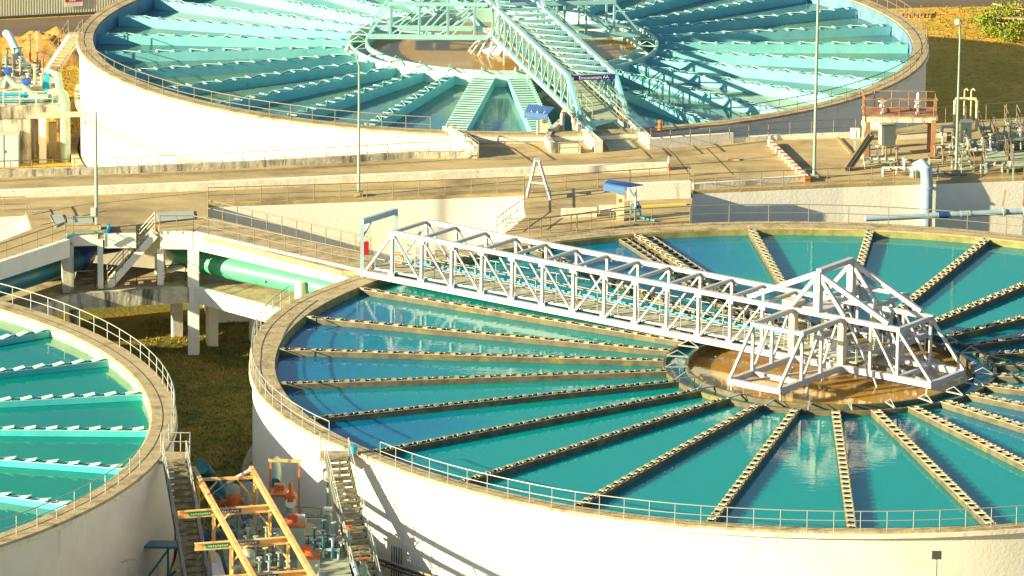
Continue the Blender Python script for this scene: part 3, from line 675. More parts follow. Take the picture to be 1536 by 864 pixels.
# local x outwards along the bridge; local +y is to the right of the photo
ya2,yb2=-.85,2.05; z0,z1=.12,2.45
xs2=[.8+1.72*k for k in range(13)]
for y in (ya2,yb2):
    MB().beam((-6,y,z0+.15),(27.3,y,z0+.15),.22,.28).build('bottom_chord',TT,b2,local=True)
    MB().beam((-5,y,z1-.12),(21.6,y,z1-.12),.24,.24).build('top_chord',TT,b2,local=True)
    truss_plane(b2,y,xs2,z0+.15,z1-.12,99 if False else 0,(.18,.13,.08),TT)
    MB().beam((21.55,y,z1-.2),(24.6,y,z0+.3),.42,.16,up=(0,1,0)).build('end_post','teal',b2,local=True)
    MB().beam((21.5,y,z1-.25),(22.4,y,z0+.3),.14,.14,up=(0,1,0)).build('end_post',TT,b2,local=True)
for x in xs2+[-1,-2.8,-4.6]: MB().beam((x,ya2+.12,z1-.13),(x,yb2-.12,z1-.13),.18,.16).build('cross_beam',TT,b2,local=True)
for i in range(len(xs2)-1): MB().beam((xs2[i],ya2+.1,z1-.1),(xs2[i+1],yb2-.1,z1-.1),.09,.07).build('top_brace',TT,b2,local=True)
for k in range(20): MB().box((1.2*k+2.0,.55,z0+.38),(1.16,1.75,.06)).build('deck_panel','tealdeck',b2,local=True)
hand(b2,(1,-.35,z0+.42),(25.5,-.35,z0+.42),'pipepale',n=17); hand(b2,(1,1.5,z0+.42),(25.5,1.5,z0+.42),'pipepale',n=17); hand(b2,(3,1.75,z0+.42),(25.5,1.75,z0+.42),'rail_warm',n=17)
for y in (-.62,1.62): MB().tube([(1,y,z0+.5),(26,y,z0+.5)],.05,6).build('conduit','cream',b2,smooth=True,local=True)
arm(b2,R_(257),-1.3,1.3,8.5,7.3,1.0,z0,z1+.1,TT,sec=(.13,.09),xs=[7.2,5.4,3.6,1.9],thick=.16)
arm(b2,R_(87),-1.3,1.3,8.6,7.0,2.2,z0,z1+.1,TT,sec=(.13,.09),xs=[7.0,5.2,3.8],thick=.16)
for k,x in enumerate((6.6,5.0,3.2)):
    ca,sa=math.cos(R_(257)),math.sin(R_(257))
    for y in (-1.3,1.3): MB().beam((x*ca-y*sa,x*sa+y*ca,z0+.3),((x-1.7)*ca-y*sa,(x-1.7)*sa+y*ca,z1-.1),.09,.09).build('arm_diagonal',TT,b2,local=True)
for y in (ya2,yb2):
    for x in (-1.2,): 
        MB().beam((x,y,z1),(x,y,z1+2),.3,.3,up=(1,0,0)).build('king_post',TT,b2,local=True)
        for dx in (-4,4): MB().beam((x,y,z1+1.9),(x+dx,y,z1),.18,.2).build('peak_strut',TT,b2,local=True)
MB().lathe((0,.0,-1.3),[(1.5,0),(1.3,.5),(.8,.9),(.8,1.5),(1.1,1.55),(1.1,1.8),(.5,1.9),(.5,2.6)],28).build('drive_drum','signwhite',b2,smooth=True,local=True)
for k in range(7):
    t=R_(195+k*22); MB().beam((1.1*math.cos(t),1.1*math.sin(t)-.3,.1),(2.3*math.cos(t),2.3*math.sin(t)-.3,-1.35),.09,.09).build('strut','signwhite',b2,local=True)
for x,y in ((4,-.85),(8.6,-.85),(10.5,-.85),(4,2.05),(8,2.05)): MB().beam((x,y,z0+.02),(x,y,-1.3),.07,.07,up=(1,0,0)).build('hanger','signwhite',b2,local=True)
ban=MB().beam((21.75,ya2+.25,z1-.2),(21.75,yb2-.1,z1-.2),.05,.30).build('name_board','labelnavy' if 'labelnavy' in M else 'navy',b2,local=True)
def text_mesh(s,size,mat,parent,loc,rot,ext=.004,name='lettering',local=True):
    cu=bpy.data.curves.new(name,'FONT'); cu.body=s; cu.size=size; cu.extrude=ext; cu.align_x='CENTER'; cu.align_y='CENTER'
    to=bpy.data.objects.new(name+'_c',cu); COL.objects.link(to); dg=bpy.context.evaluated_depsgraph_get(); dg.update()
    me=bpy.data.meshes.new_from_object(to.evaluated_get(dg)); bpy.data.objects.remove(to); me.name=name; me.materials.clear(); me.materials.append(M[mat])
    o=bpy.data.objects.new(name,me); COL.objects.link(o); o.parent=parent; o.location=loc; o.rotation_euler=rot; return o
text_mesh('Emcocomam AA',.27,'signwhite',b2,(21.785,.62,z1-.2),(math.pi/2,0,math.pi/2))
# ---------------------------------------------------------------- ledge on the upper tank, broad channel of the near tank
MB().ring(CA,RA-.2,RA+.18,-3.25,-3.02,178,262,n=60).build('ledge','cream',tA,smooth=True)
lg=thing('footbridge','thin pale concrete footbridge from the pump platform to the upper tank wall','footbridge',at(64,173,-3.2))
MB().beam(at(58,173,-3.2),at(134,171,-3.2),.5,.22).build('slab','cream',lg)
# wide double channel at the far side of the near tank
for y in (-.62,.62):
    m=MB(); L=20.1; m.box((L/2,-.24,-.26),(L,.06,.52)); m.box((L/2,.24,-.26),(L,.06,.52)); m.box((L/2,0,-.46),(L,.42,.05))
    t=109.6; o=m.build('channel','launderB',tB,local=True); base=polar(CB,8.6,t,-.2)+Vector((-math.sin(R_(t))*y*1.25,math.cos(R_(t))*y*1.25,0)); o.location=base-Vector(tB.location); o.rotation_euler.z=R_(t)
    r=MB()
    for s_ in (-.22,.22): r.box((L/2,s_,.012),(L,.05,.02))
    for k in range(26): r.box(((k+.5)*L/26,0,.02),(.12,.5,.05))
    r.build('cross_bars','ribB',o,local=True)
r=MB(); r.beam((.5,0,.06),(20,0,.06),.05,.05)
for k in range(16): r.beam((1+k*1.22,-.45,.06),(1+k*1.22,.45,.06),.07,.07)
o=r.build('tie_bars','rust',tB,local=True); o.location=polar(CB,8.6,109.6,-.2)-Vector(tB.location); o.rotation_euler.z=R_(109.6)
# ---------------------------------------------------------------- lamp posts
def lamp(label,base,h,arm_=None,r=.09,mat='pipepale',boxz=None,head=True):
    b=Vector(base); t=thing('street_lamp',label,'street lamp',b,'lamp posts of the works')
    MB().box(b+Vector((0,0,.12)),(.5,.5,.24)).build('base','concrete',t)
    pts=[b+Vector((0,0,.24)),b+Vector((0,0,h))]; rr=[r,r*.65]
    if arm_:
        a=Vector(arm_); pts+=[b+Vector((0,0,h))+a*.35+Vector((0,0,.7)),b+Vector((0,0,h))+a+Vector((0,0,1.0))]; rr+=[r*.55,r*.5]
    MB().tube(pts,rr,10).build('pole',mat,t,smooth=True)
    if head:
        p=pts[-1]; m=MB(); m.lathe(p+Vector((0,0,-.12)),[(.05,0),(.20,.06),(.22,.16),(.10,.28)],12,axis=((arm_[0],arm_[1],.3) if arm_ else (0,0,1))); m.build('lamp_head','box',t,smooth=True)
    if boxz: MB().box(b+Vector((-.18,-.1,boxz)),(.3,.2,.5)).build('switch_box','box',t)
    return t
lamp('thin grey lamp post with switch box at the left end of the gallery',at(145,343,0),6.7,None,.11,boxz=1.0,head=False)
lamp('curved lamp post standing on the road in front of the upper tank',at(538,294,0),7.6,(-.55,.1,0),.09)
lamp('tall bare mast beside the striped kerb, cut by the top of the photo',at(1221,268,0),13.5,None,.10,head=False)
lamp('pale lamp post with a round head between the valve pipes on the right',at(1434,262,0),8.2,(-.12,-.3,0),.09)
fb=Vector((at(1405,800,0).x+.75,-34.2,-7)); fz=aty(1405,834,-34.2); fb.x=fz.x
fl=thing('flood_light','small dark floodlight on a thin pole in front of the bright near tank wall','flood light',fb)
MB().tube([fb,Vector((fb.x,fb.y,fz.z-.1))],.045,8).build('pole','steel',fl,smooth=True)
MB().beam((fb.x-.22,fb.y-.02,fz.z+.05),(fb.x+.22,fb.y-.02,fz.z+.05),.16,.36).build('lamp_head','dark',fl)
# ---------------------------------------------------------------- A-frame ladder
al=thing('step_ladder','white A-frame step ladder standing on the road in the middle of the photo','ladder',at(808,300,0))
f1,f2=at(791,297,0),at(826,300,0); tp=aty(806,241,(f1.y+f2.y)/2+.4)
for f,s in ((f1,-1),(f2,1)):
    for dy in (0,1.1): MB().beam(f+Vector((0,dy,0)),tp+Vector((s*.09,dy*.4+.05,0)),.13,.10).build('leg','whitesteel',al)
for k in range(1,5):
    for f,s in ((f2,1),):
        a=f+(tp-f)*k/5.2; MB().beam(a,a+Vector((0,1.1-.14*k,0)),.08,.08).build('rung','whitesteel',al)
MB().beam(f1+(tp-f1)*.42,f2+(tp-f2)*.42,.09,.09).build('brace','whitesteel',al)
MB().box(tp+Vector((0,.3,0)),(.32,.7,.1)).build('top_plate','whitesteel',al)
# ---------------------------------------------------------------- blue canopies with control boxes
def kiosk(label,post,zr,roof,lip,box):
    pb=Vector(post); t=thing('control_kiosk',label,'kiosk',pb)
    # roof: sheet from back edge to front with curled lip; corrugated across
    A_,B_,C_,D_=[Vector(v) for v in roof]   # front-left, back-left, back-right, front-right
    n=14; m=MB(); V=[];F=[]
    prof=[(0,-lip),(-.04,-lip*.45),(.03,-.06),(.12,0),(1,0)]
    for i in range(n*2+1):
        u=i/(n*2); a=A_+(D_-A_)*u; b=B_+(C_-B_)*u; rz=.025 if i%2 else 0
        for (s,dz) in prof:
            p=a+(b-a)*s; V.append((p.x,p.y,p.z+dz+rz*(1 if s>.1 else .0)))
            
    k=len(prof)
    for i in range(n*2):
        for j in range(k-1): F.append((i*k+j,(i+1)*k+j,(i+1)*k+j+1,i*k+j+1))
    nv=len(V); V+=[(x,y,z-.04) for x,y,z in V]; F+=[tuple(nv+i for i in f)[::-1] for f in F]
    m.poly(V,F); m.build('roof','sky',t)
    MB().tube([pb,Vector((pb.x,pb.y,zr-.08))],.06,8).build('post','pipegrey',t,smooth=True)
    for dx,dy in ((.45,0),(-.4,.1)): MB().beam((pb.x,pb.y,zr-.6),(pb.x+dx,pb.y+dy,zr-.07),.04,.04).build('bracket','pipegrey',t)
    c,d=box; b=MB().box(c,d).build('cabinet','cream',t)
    MB().box((c[0]-.05,c[1]-d[1]/2-.012,c[2]+.35),(.16,.03,.2)).build('gauge','rust',b)
    MB().box((c[0]-.02,c[1]-d[1]/2-.012,c[2]-.5),(.26,.03,.16)).build('label_plate','box',b)
    return t
pb=at(953,333,0); z=2.0
kiosk('control box under the near blue corrugated canopy above the near tank rim',pb,z,[at(907,273,z),at(906,268,z)+Vector((0,1.2,0)),at(938,268,z)+Vector((.2,1.2,0)),at(937,276,z)] if False else [aty(905,275,pb.y-.2),aty(912,269,pb.y+1.4),aty(965,277,pb.y+1.2),aty(938,281,pb.y-.3)],.38,((at(930,325,0).x,pb.y+.4,.85),(.42,.5,1.6)))
pb=at(806,214,0)
kiosk('control box under the far blue canopy beside the turquoise bridge ramp',pb,2.0,[aty(786,170,pb.y-.2),aty(792,156,pb.y+1.6),aty(832,161,pb.y+1.4),aty(821,173,pb.y-.3)],.25,((at(816,208,0).x,pb.y+.6,.85),(.42,.5,1.6)))
# blue valve pipes beside the near kiosk
c=at(955,330,0); vb=thing('valve_set','tangle of bright blue pipes beside the near blue canopy','valve',c)
MB().tube([c+Vector((-.3,.8,.1)),c+Vector((-.3,.8,.8)),c+Vector((.1,.6,.9)),c+Vector((.25,.3,.1))],.05,6).build('pipe','cyan',vb,smooth=True)
MB().tube([c+Vector((0,0.3,.15)),c+Vector((.5,-.2,.12)),c+Vector((1.0,-.5,.1))],.05,6).build('pipe','cyan',vb,smooth=True)
MB().lathe(c+Vector((.12,.5,.6)),[(.16,0),(.16,.05)],12,axis=(0,1,0)).build('handwheel','blue',vb)
# bollard with orange skirt
c=at(1003,256,.45); bo=thing('marker_post','orange and white marker post at the right end of the long road kerb','post',c)
MB().tube([c,c+Vector((0,0,.45))],[.10,.07],10).build('skirt','lifering',bo,smooth=True); MB().tube([c+Vector((0,0,.46)),c+Vector((0,0,.85))],[.065,.04],10).build('tip','signwhite',bo,smooth=True)
c=at(879,178,.0); c=polar(CA,26.6,288,ZA+.05); bo=thing('rubber_buffer','orange buffer at the foot of the turquoise bridge','buffer',c); MB().tube([c+Vector((1.2,0,0)),c+Vector((1.2,0,.6))],[.14,.10],10).build('skirt','lifering',bo,smooth=True)
# ---------------------------------------------------------------- near stairs and landings
T=at(505,686,.03); sB=stairs('tank_stairs','worn concrete stairs climbing to the rim of the near tank',T+Vector((2.4,-8.4,-6.9)),T,1.15,30,side='stairdark',thick=.35,tt=.15)
ld=thing('landing','small concrete landing at the head of the near tank stairs','landing',T+Vector((0,.7,-.2))); MB().box(T+Vector((-.1,.62,-.12)),(1.5,1.2,.2)).build('slab','concrete',ld)
railing('railing','','',) if False else None
railing('railing','railing on the left side of the near tank landing',[T+Vector((-.75,0,0)),T+Vector((-.85,1.2,0))],sp=1.1,h=.95,mat='steel')
T=at(262,690,.03); sC=stairs('tank_stairs','worn concrete stairs with twin railings beside the shaded left tank',T+Vector((2.0,-8.4,-6.9)),T,1.1,30,side='stairdark',thick=.35,tt=.15)
ld=thing('landing','concrete landing with railing at the head of the left tank stairs','landing',T+Vector((0,.7,-.2))); MB().box(T+Vector((-.1,.75,-.12)),(1.6,1.5,.2)).build('slab','concrete',ld)
railing('railing','railing round the landing at the head of the left tank stairs',[T+Vector((-.75,1.5,0)),T+Vector((.68,1.5,0)),T+Vector((.72,.05,0))],sp=1.0,h=.95,mat='steel')
# bracket platform on the left tank wall
c=polar(CC,RC+.3,-12,-4.2); bp=thing('wall_platform','dark steel bracket platform on the shaded wall of the left tank','platform',c)
c=Vector((aty(238,800,-20).x,-20.5,-3.8))
bp.location=c
MB().box(c+Vector((0,0,0)),(1.9,1.0,.12)).build('grating','pipeblue',bp)
MB().beam(c+Vector((-.8,-.4,0)),c+Vector((-.8,-.4,-2.6)),.12,.12).build('post','pipeblue',bp); MB().beam(c+Vector((.6,-.4,0)),c+Vector((-.8,-.4,-2.0)),.1,.1).build('brace','pipeblue',bp); MB().beam(c+Vector((-1,-.4,-2.7)),c+Vector((.9,-.4,-1.2)),.12,.12).build('brace','pipeblue',bp)
MB().beam(c+Vector((.5,-.4,0)),c+Vector((.5,-.4,-3.0)),.1,.1).build('post','pipeblue',bp)
c=aty(205,840,-26); wl=thing('wall_lamp','small lamp on a thin pole against the shaded left tank wall','wall lamp',(c.x,c.y,-7)); MB().tube([(c.x,c.y,-7),(c.x,c.y,c.z),(c.x-.4,c.y-.1,c.z+.06)],.035,6).build('pole','steel',wl); MB().beam((c.x-.3,c.y-.1,c.z+.08),(c.x-.75,c.y-.15,c.z-.1),.14,.07).build('lamp_head','box',wl)
# cable tray along the near tank wall
ct=thing('cable_tray','rusty pipe and cable tray along the lower wall of the near tank','cable tray',polar(CB,30.3,228,-4.9))
for k,(dr,zz,mt) in enumerate(((.35,-4.75,'dark'),(.75,-4.75,'dark'))):
    MB().tube(arc(CB,add(RBo,dr),214,246,zz,2),.06,6).build('rail',mt,ct)
for k in range(26):
    t=215+k*1.2; MB().beam(polar(CB,RBo(t)+.3,t,-4.76),polar(CB,RBo(t)+.8,t,-4.76),.08,.05).build('cross_bar','dark',ct)
MB().tube(arc(CB,add(RBo,.5),214,246,-4.6,2),.07,6).build('pipe','rail_warm',ct,smooth=True)
for k in range(5):
    t=222+k*.35; MB().tube([polar(CB,RBo(t)+.1,t,-3.9),polar(CB,RBo(t)+.12,t,-6.8)],.03,5).build('conduit','dark',ct)
c=polar(CB,30.0,212.5,0); dp=thing('drain_pipe','stained down pipe on the near tank wall left of its stairs','pipe',(c.x,c.y,-6.5)); MB().tube([(c.x,c.y,-.4),(c.x,c.y,-6.6)],.11,8).build('pipe_run','pipepale',dp,smooth=True); MB().box((c.x+.05,c.y-.1,-1.6),(.45,.3,.3)).build('bracket_box','box',dp)
# ---------------------------------------------------------------- pump yard
PZ=-3.8
fl_=thing('pump_platform','green planked pump platform between the two nearest tanks','platform',at(400,800,PZ))
MB().prism([xy(*p,PZ) for p in ((325,792),(418,778),(470,786),(520,830),(560,1000),(380,1000))],-5.2,PZ).build('deck','tealdeck',fl_)
for px,py in ((328,794),(416,780),(380,900),(500,840)): 
    c=at(px,py,PZ); MB().box((c.x+.2,c.y-.3,-5.5),(.4,.4,3.0)).build('pier','oldwhite',fl_)
MB().prism([xy(*p,PZ+.1) for p in ((312,815),(330,838),(348,900),(326,900))],-7.1,PZ+.2).build('side_wall','white',fl_)
gz=-.75
gt=thing('hoist_frame','orange steel hoist frame with long beams over the pumps','hoist frame',at(340,800,gz)-Vector((0,0,3)))
L0,L1=at(290,703,gz),at(402,905,gz); Q0,Q1=at(376,702,gz),at(492,905,gz)
MB().ibeam(L0,L1,.22,.26).build('runway_beam','orange',gt); MB().ibeam(Q0,Q1,.22,.26).build('runway_beam','orange',gt)
def on(P0,P1,py,pz=gz):
    lo,hi=0,1
    import numpy as _n
    best=min(range(401),key=lambda k:abs(prj(P0+(P1-P0)*(k/400))[1]-py)); return P0+(P1-P0)*(best/400)
def prj(p):
    d=Vector(p)-Vector(CAM);c,s=math.cos(PIT),math.sin(PIT); X=d.x;Y=d.y*s+d.z*c;Z=d.y*c-d.z*s; x=FPX*X/Z;y=-FPX*Y/Z; cr,sr=math.cos(ROLL),math.sin(ROLL); return 768+cr*x-sr*y,432+sr*x+cr*y
frames=[]
for i,(yl,yr) in enumerate(((716,713),(758,752),(806,800),(856,850))):
    a=on(L0,L1,yl);b=on(Q0,Q1,yr); frames.append((a,b))
    if i==0: MB().beam(a-Vector((0,0,.1)),b-Vector((0,0,.1)),.12,.14).build('tie_beam','orange',gt)
    else:
        dxy=(b-a).normalized(); e=a-dxy*1.75
        cb=thing('monorail_beam',['','far cream crane beam with green and blue plates laid across the orange frame','middle cream crane beam with green and blue plates laid across the orange frame','nearest cream crane beam with green and blue plates at the bottom of the photo'][i],'beam',a)
        cb.location=a
        MB().ibeam(e-Vector((0,0,.34)),b-Vector((0,0,.34)),.24,.34).build('girder','orange',cb)
        up=Vector((0,-.125,0)); 
        nn=Vector((dxy.y,-dxy.x,0))
        MB().beam(e+dxy*.5+nn*.03-Vector((0,0,.34)),e+dxy*1.6+nn*.03-Vector((0,0,.34)),.05,.22).build('green_plate','green',cb)
        MB().beam(a+dxy*.25+nn*.03-Vector((0,0,.33)),a+dxy*1.35+nn*.03-Vector((0,0,.33)),.05,.20).build('blue_plate','labelblue',cb)
        az=math.atan2(dxy.y,dxy.x)
        q=e+dxy*1.05+nn*.058-Vector((0,0,.34)); o_=text_mesh('HOIST 2 TON',.13,'signwhite',cb,q-Vector(a),(math.pi/2,0,az)) if False else None
        m=MB()
        for k in range(9):
            q=e+dxy*(.62+k*.11)+nn*.058-Vector((0,0,.33+.02*(k%2))); m.beam(q,q+dxy*.07,.008,.06)
        m.build('lettering','signwhite',cb)
        m=MB()
        for k in range(7):
            q=a+dxy*(.4+k*.12)+nn*.058-Vector((0,0,.32+.02*(k%2))); m.beam(q,q+dxy*.08,.008,.06)
        m.build('lettering','signwhite',cb)
    for (p,zf) in ((a,-7.0),(b,PZ)):
        MB().ibeam(p-Vector((0,0,.14)),Vector((p.x,p.y,zf)),.16,.16) if False else None
        MB().beam(p-Vector((0,0,.14 if i==0 else .52)),(p.x,p.y,zf),.17,.17,up=(0,1,0)).build('column','orange',gt)
        for sy in (-1,1):
            MB().beam(p+Vector((0,sy*1.0,-.16)),p+Vector((0,sy*.08,-1.5)),.08,.08).build('knee_brace','orange',gt)
    MB().beam(a+Vector((.9,0,-.2)),a+Vector((.05,0,-1.2)),.08,.08).build('knee_brace','orange',gt); MB().beam(b+Vector((-.9,0,-.2)),b+Vector((-.05,0,-1.2)),.08,.08).build('knee_brace','orange',gt)
# white lamp tube on the frame
a=on(Q0,Q1,706)+Vector((-.05,0,.05)); e=a+Vector((-1.15,-.5,-.55)); lt=thing('tube_lamp','white tube lamp hanging askew on the far corner of the orange frame','lamp',e); MB().tube([a,e],.09,10).build('tube','signwhite',lt,smooth=True); MB().tube([e,e+Vector((-.7,-.2,-.5)),e+Vector((-.9,-.3,-1.2))],.035,6).build('arm','steel',lt)
# pumps
def pump(label,c,col_,tilt=.0):
    c=Vector(c); t=thing('pump',label,'pump',c)
    MB().lathe(c,[(.42,0),(.42,.10),(.24,.14),(.22,.9),(.30,.95),(.30,1.05)],18).build('pedestal','pipepale',t,smooth=True)
    MB().lathe(c+Vector((0,0,1.06)),[(.34,0),(.37,.12),(.36,.55),(.30,.66)],18).build('motor_body',col_,t,smooth=True)
    MB().lathe(c+Vector((0,0,1.73)),[(.33,0),(.35,.08),(.33,.32),(.16,.42)],18).build('motor_cap','box',t,smooth=True)
    MB().tube([c+Vector((-.2,-.1,1.3)),c+Vector((-.55,-.2,1.35)),c+Vector((-.7,-.25,1.1))],.12,10).build('terminal_box',col_,t,smooth=True)
    MB().tube([c+Vector((.1,-.2,.7)),c+Vector((.35,-.8,.45)),c+Vector((.45,-1.3,.05))],.17,12).build('discharge_pipe','pipepale',t,smooth=True)
    m=MB()
    for k in range(10):
        a=2*math.pi*k/10; m.box(c+Vector((.36*math.cos(a),.36*math.sin(a),1.35)),(.05,.05,.5),a)
    m.build('cooling_fins',col_,t)
    return t
pump('orange vertical pump motor under the far bay of the orange frame, left one',at(350,790,PZ),'orangered')
pump('cream vertical pump motor under the far bay of the orange frame, right one',at(372,787,PZ)+Vector((.15,0,0)),'cream')
pump('grey pump on the middle bay of the platform under the orange frame',at(415,840,PZ)-Vector((0,0,.6)),'box')
pump('pump at the bottom edge under the nearest crane beam',at(372,862,PZ)-Vector((0,0,.9)),'cream')
# bigger slanting pipes
sp=thing('suction_pipe','pair of pale slanting suction pipes below the pump motors','pipe',at(355,800,PZ-.2)); 
for dx in (0,27): MB().tube([aty(350+dx*.9,783,at(350,790,PZ).y-1.0),aty(362+dx*.6,806,at(350,800,PZ).y-1.6)],.2,12).build('pipe_run','pipepale',sp,smooth=True)
# concrete plinths with orange tops
for i,(px,py) in enumerate(((421,789),(441,836),(462,884))):
    c=at(px,py,PZ); t=thing('pump_plinth',['grey concrete plinth with rusty orange top right of the far frame bay','grey concrete plinth with rusty orange top right of the middle frame bay','grey concrete plinth with rusty orange top in the nearest frame bay'][i],'plinth',c,'plinths under the orange frame')
    MB().box(c+Vector((0,.5,.75)),(1.02,1.1,1.5)).build('block','box',t); MB().box(c+Vector((0,.5,1.56)),(1.08,1.2,.12)).build('top_plate','orangered',t)
    MB().box(c+Vector((-.1,.9,1.75)),(.5,.4,.26)).build('fitting','orangered',t)
# small hoist frame and white valve
c=at(404,789,PZ)+Vector((0,1.4,0)); d=at(444,787,PZ)+Vector((.1,1.2,0))
hf=thing('small_hoist_frame','small orange and red portal frame over the white valve','frame',c)
for p in (c,d): MB().beam(p,p+Vector((0,0,2.9)),.09,.09,up=(0,1,0)).build('column','orangered',hf)
MB().beam(c+Vector((-.1,0,2.95)),d+Vector((.1,0,2.9)),.12,.14).build('lintel','orange',hf)
c=at(436,795,PZ); vv=thing('gate_valve','white gate valve with orange flange under the small portal frame','valve',c)
MB().tube([c,c+Vector((0,0,.9)),c+Vector((0,.0,1.4))],.20,14).build('riser','pipepale',vv,smooth=True)
MB().lathe(c+Vector((-.0,-.25,1.45)),[(.26,0),(.26,.1),(.2,.12),(.2,.5),(.26,.52),(.26,.6)],16,axis=(0,1,0)).build('valve_body','signwhite',vv,smooth=True)
MB().lathe(c+Vector((0,0,1.5)),[(.30,0),(.30,.3),(.12,.5),(.1,.9)],14).build('bonnet','orangered',vv,smooth=True)
c=at(411,770,PZ)+Vector((0,1.5,0)); vp=thing('vent_pipe','fat pale elbow pipe rising beside the near tank wall','pipe',c); MB().tube([c,c+Vector((0,0,.8)),c+Vector((.0,.5,1.5)),c+Vector((-.1,1.3,1.9))],.30,16).build('pipe_run','pipepale',vp,smooth=True); MB().lathe(c+Vector((0,-.34,1.2)),[(.30,0),(.30,.1)],16,axis=(0,-1,0)).build('blind_flange','pipeblue',vp)
# pipe work near the stairs
for i,(px,py,h,lb_) in enumerate(((521,840,1.6,'pale upright valve with red cap left of the foot of the near stairs'),(545,880,1.3,'grey upright valve with red cap at the bottom edge near the stairs'),(492,800,1.2,'short white standpipe beside the near stairs'))):
    c=at(px,py,PZ-.2); t=thing('standpipe',lb_,'valve',c)
    MB().lathe(c,[(.2,0),(.2,.05),(.13,.07),(.13,h*.5),(.22,h*.5+.02),(.22,h*.5+.4),(.13,h*.5+.42),(.13,h)],14).build('body','pipepale',t,smooth=True)
    MB().box(c+Vector((0,0,h+.06)),(.42,.3,.12)).build('cap','orangered' if i<2 else 'signwhite',t)
tp_=thing('slanting_pipes','bundle of pale slanting pipes at the foot of the near stairs','pipe',at(530,850,-5.5))
for k,(a,b,r) in enumerate((((524,824),(536,866),.13),((538,832),(556,872),.11),((508,790),(520,812),.10))):
    MB().tube([at(*a,PZ+.1),at(*b,PZ-.1)],r,10).build('pipe_run',('pipegrey','pipepale','pipepale')[k],tp_,smooth=True)
hp=thing('pipe_manifold','row of blue-grey horizontal pipes and valves right of the middle plinth','pipe',at(480,820,PZ-.2))
for k in range(3):
    a=at(446,812+k*9,PZ+.2);b=at(515,808+k*9,PZ+.2); MB().tube([a,b],.10,8).build('pipe_run',('pipegrey','pipeblue','pipepale')[k],hp,smooth=True)
    for j in range(4):
        p=a+(b-a)*(.15+.24*j); MB().lathe(p-Vector((.05,0,0)),[(.17,0),(.17,.1)],12,axis=(1,0,0)).build('flange','box',hp)
        if j%2: MB().lathe(p+Vector((.2,0,.1)),[(.05,0),(.05,.3),(.16,.31),(.16,.36)],10).build('valve_stem','cream',hp)
for i,(py,lb_) in enumerate(((800,'cream planks laid on the ground right of the far plinth'),(846,'stack of pale planks right of the middle plinth'))):
    a=at(478,py,-6.2); t=thing('plank_stack',lb_,'planks',a)
    for k in range(4): MB().box(a+Vector((-.3+.12*k,-.35*k+.3,.1+.05*(k%2))),(2.2,.28,.1),.05*k).build('plank','cream' if i else 'stair',t)
railing('railing','thin railing along the pump platform under the orange frame',[at(335,795,PZ),at(418,781,PZ),at(482,786,PZ)],sp=1.0,h=.8,mat='rail_warm')
railing('railing','railing across the middle of the pump platform',[at(352,838,PZ),at(452,828,PZ),at(520,826,PZ)],sp=1.0,h=.8,mat='rail_warm')
stairs('yard_stairs','small steel stairs between the left tank stairs and the orange frame',at(362,880,-6.9),at(318,806,PZ)+Vector((0,0,.4)),.9,10,side='steel',thick=.15)
bt=thing('blue_drum','dark blue drum lying in the shade under the orange frame','drum',at(308,812,-6.6)); c=at(304,808,-6.6); MB().lathe(c,[(.3,0),(.32,.05),(.32,.8),(.3,.85)],16,axis=(1,.2,0)).build('drum_body','navy',bt,smooth=True)
dp2=thing('large_pipe','thick navy pipe descending between the left tank and the pump yard','pipe',at(320,745,-6)); MB().tube([at(302,700,PZ),at(320,722,-5.6),at(372,790,-6.4)],.38,18).build('pipe_run','pipeblue',dp2,smooth=True)
# ---------------------------------------------------------------- right side: rusty platform and pipework
f0,f1=at(1300,236,0),at(1399,239,0); zdk=2.55
rp=thing('rusty_platform','rusty red steel platform on four legs with railing, right of the mast','platform',(f0+f1)/2)
for p in (f0,f1,f0+Vector((.15,1.9,0)),f1+Vector((-.1,1.9,0))): MB().beam(p,p+Vector((0,0,zdk-.2)),.26,.2,up=(0,1,0)).build('leg','rust',rp)
cx=(f0.x+f1.x)/2; LX=f1.x-f0.x+.5
MB().box((cx,f0.y+.95,zdk-.02),(LX,2.4,.10)).build('floor','rust',rp)
MB().beam((f0.x-.25,f0.y-.3,zdk-.2),(f1.x+.25,f0.y-.3,zdk-.2),.12,.3).build('edge_beam','oldwhite',rp)
yy0,yy1=f0.y-.25,f0.y+2.1
railing('railing','',[ (f0.x-.2,yy0,zdk+.03),(f1.x+.2,yy0,zdk+.03),(f1.x+.2,yy1,zdk+.03),(f0.x-.2,yy1,zdk+.03),(f0.x-.2,yy0,zdk+.03)],sp=1.0,h=.95,mat='rust',r=.035,parent=rp)
MB().beam((f0.x-.3,f0.y-.4,0),(f0.x-.25,f0.y-.35,zdk),.14,.10,up=(0,1,0)).build('down_pipe','cream',rp)
for i,dx in enumerate((.9,2.95)):
    c=Vector((f0.x+dx,f0.y+.4,zdk+.04)); t=thing('relief_valve',('cream valve with flat handwheel on the rusty platform','tall white relief valve on the rusty platform')[i],'valve',c)
    MB().lathe(c,[(.14,0),(.14,.05),(.08,.07),(.08,.35),(.2,.37),(.2,.5),(.12,.52),(.1,.7+.4*i),(.06,.75+.5*i)],14).build('body','signwhite',t,smooth=True)
    MB().lathe(c+Vector((0,0,.72)),[(.3-.08*i,0),(.3-.08*i,.05)],16).build('handwheel','cream',t)
c=at(1330,232,0); cb=thing('cabinet','pale green control cabinet on legs in front of the rusty platform','cabinet',c)
MB().box(c+Vector((0,0,1.2)),(.75,.8,1.15),.35).build('housing','box',cb); MB().box(c+Vector((0,0,1.8)),(.85,.9,.07),.35).build('hood','box',cb)
for dx in (-.25,.25): MB().box(c+Vector((dx,0,.32)),(.08,.08,.65)).build('leg','box',cb)
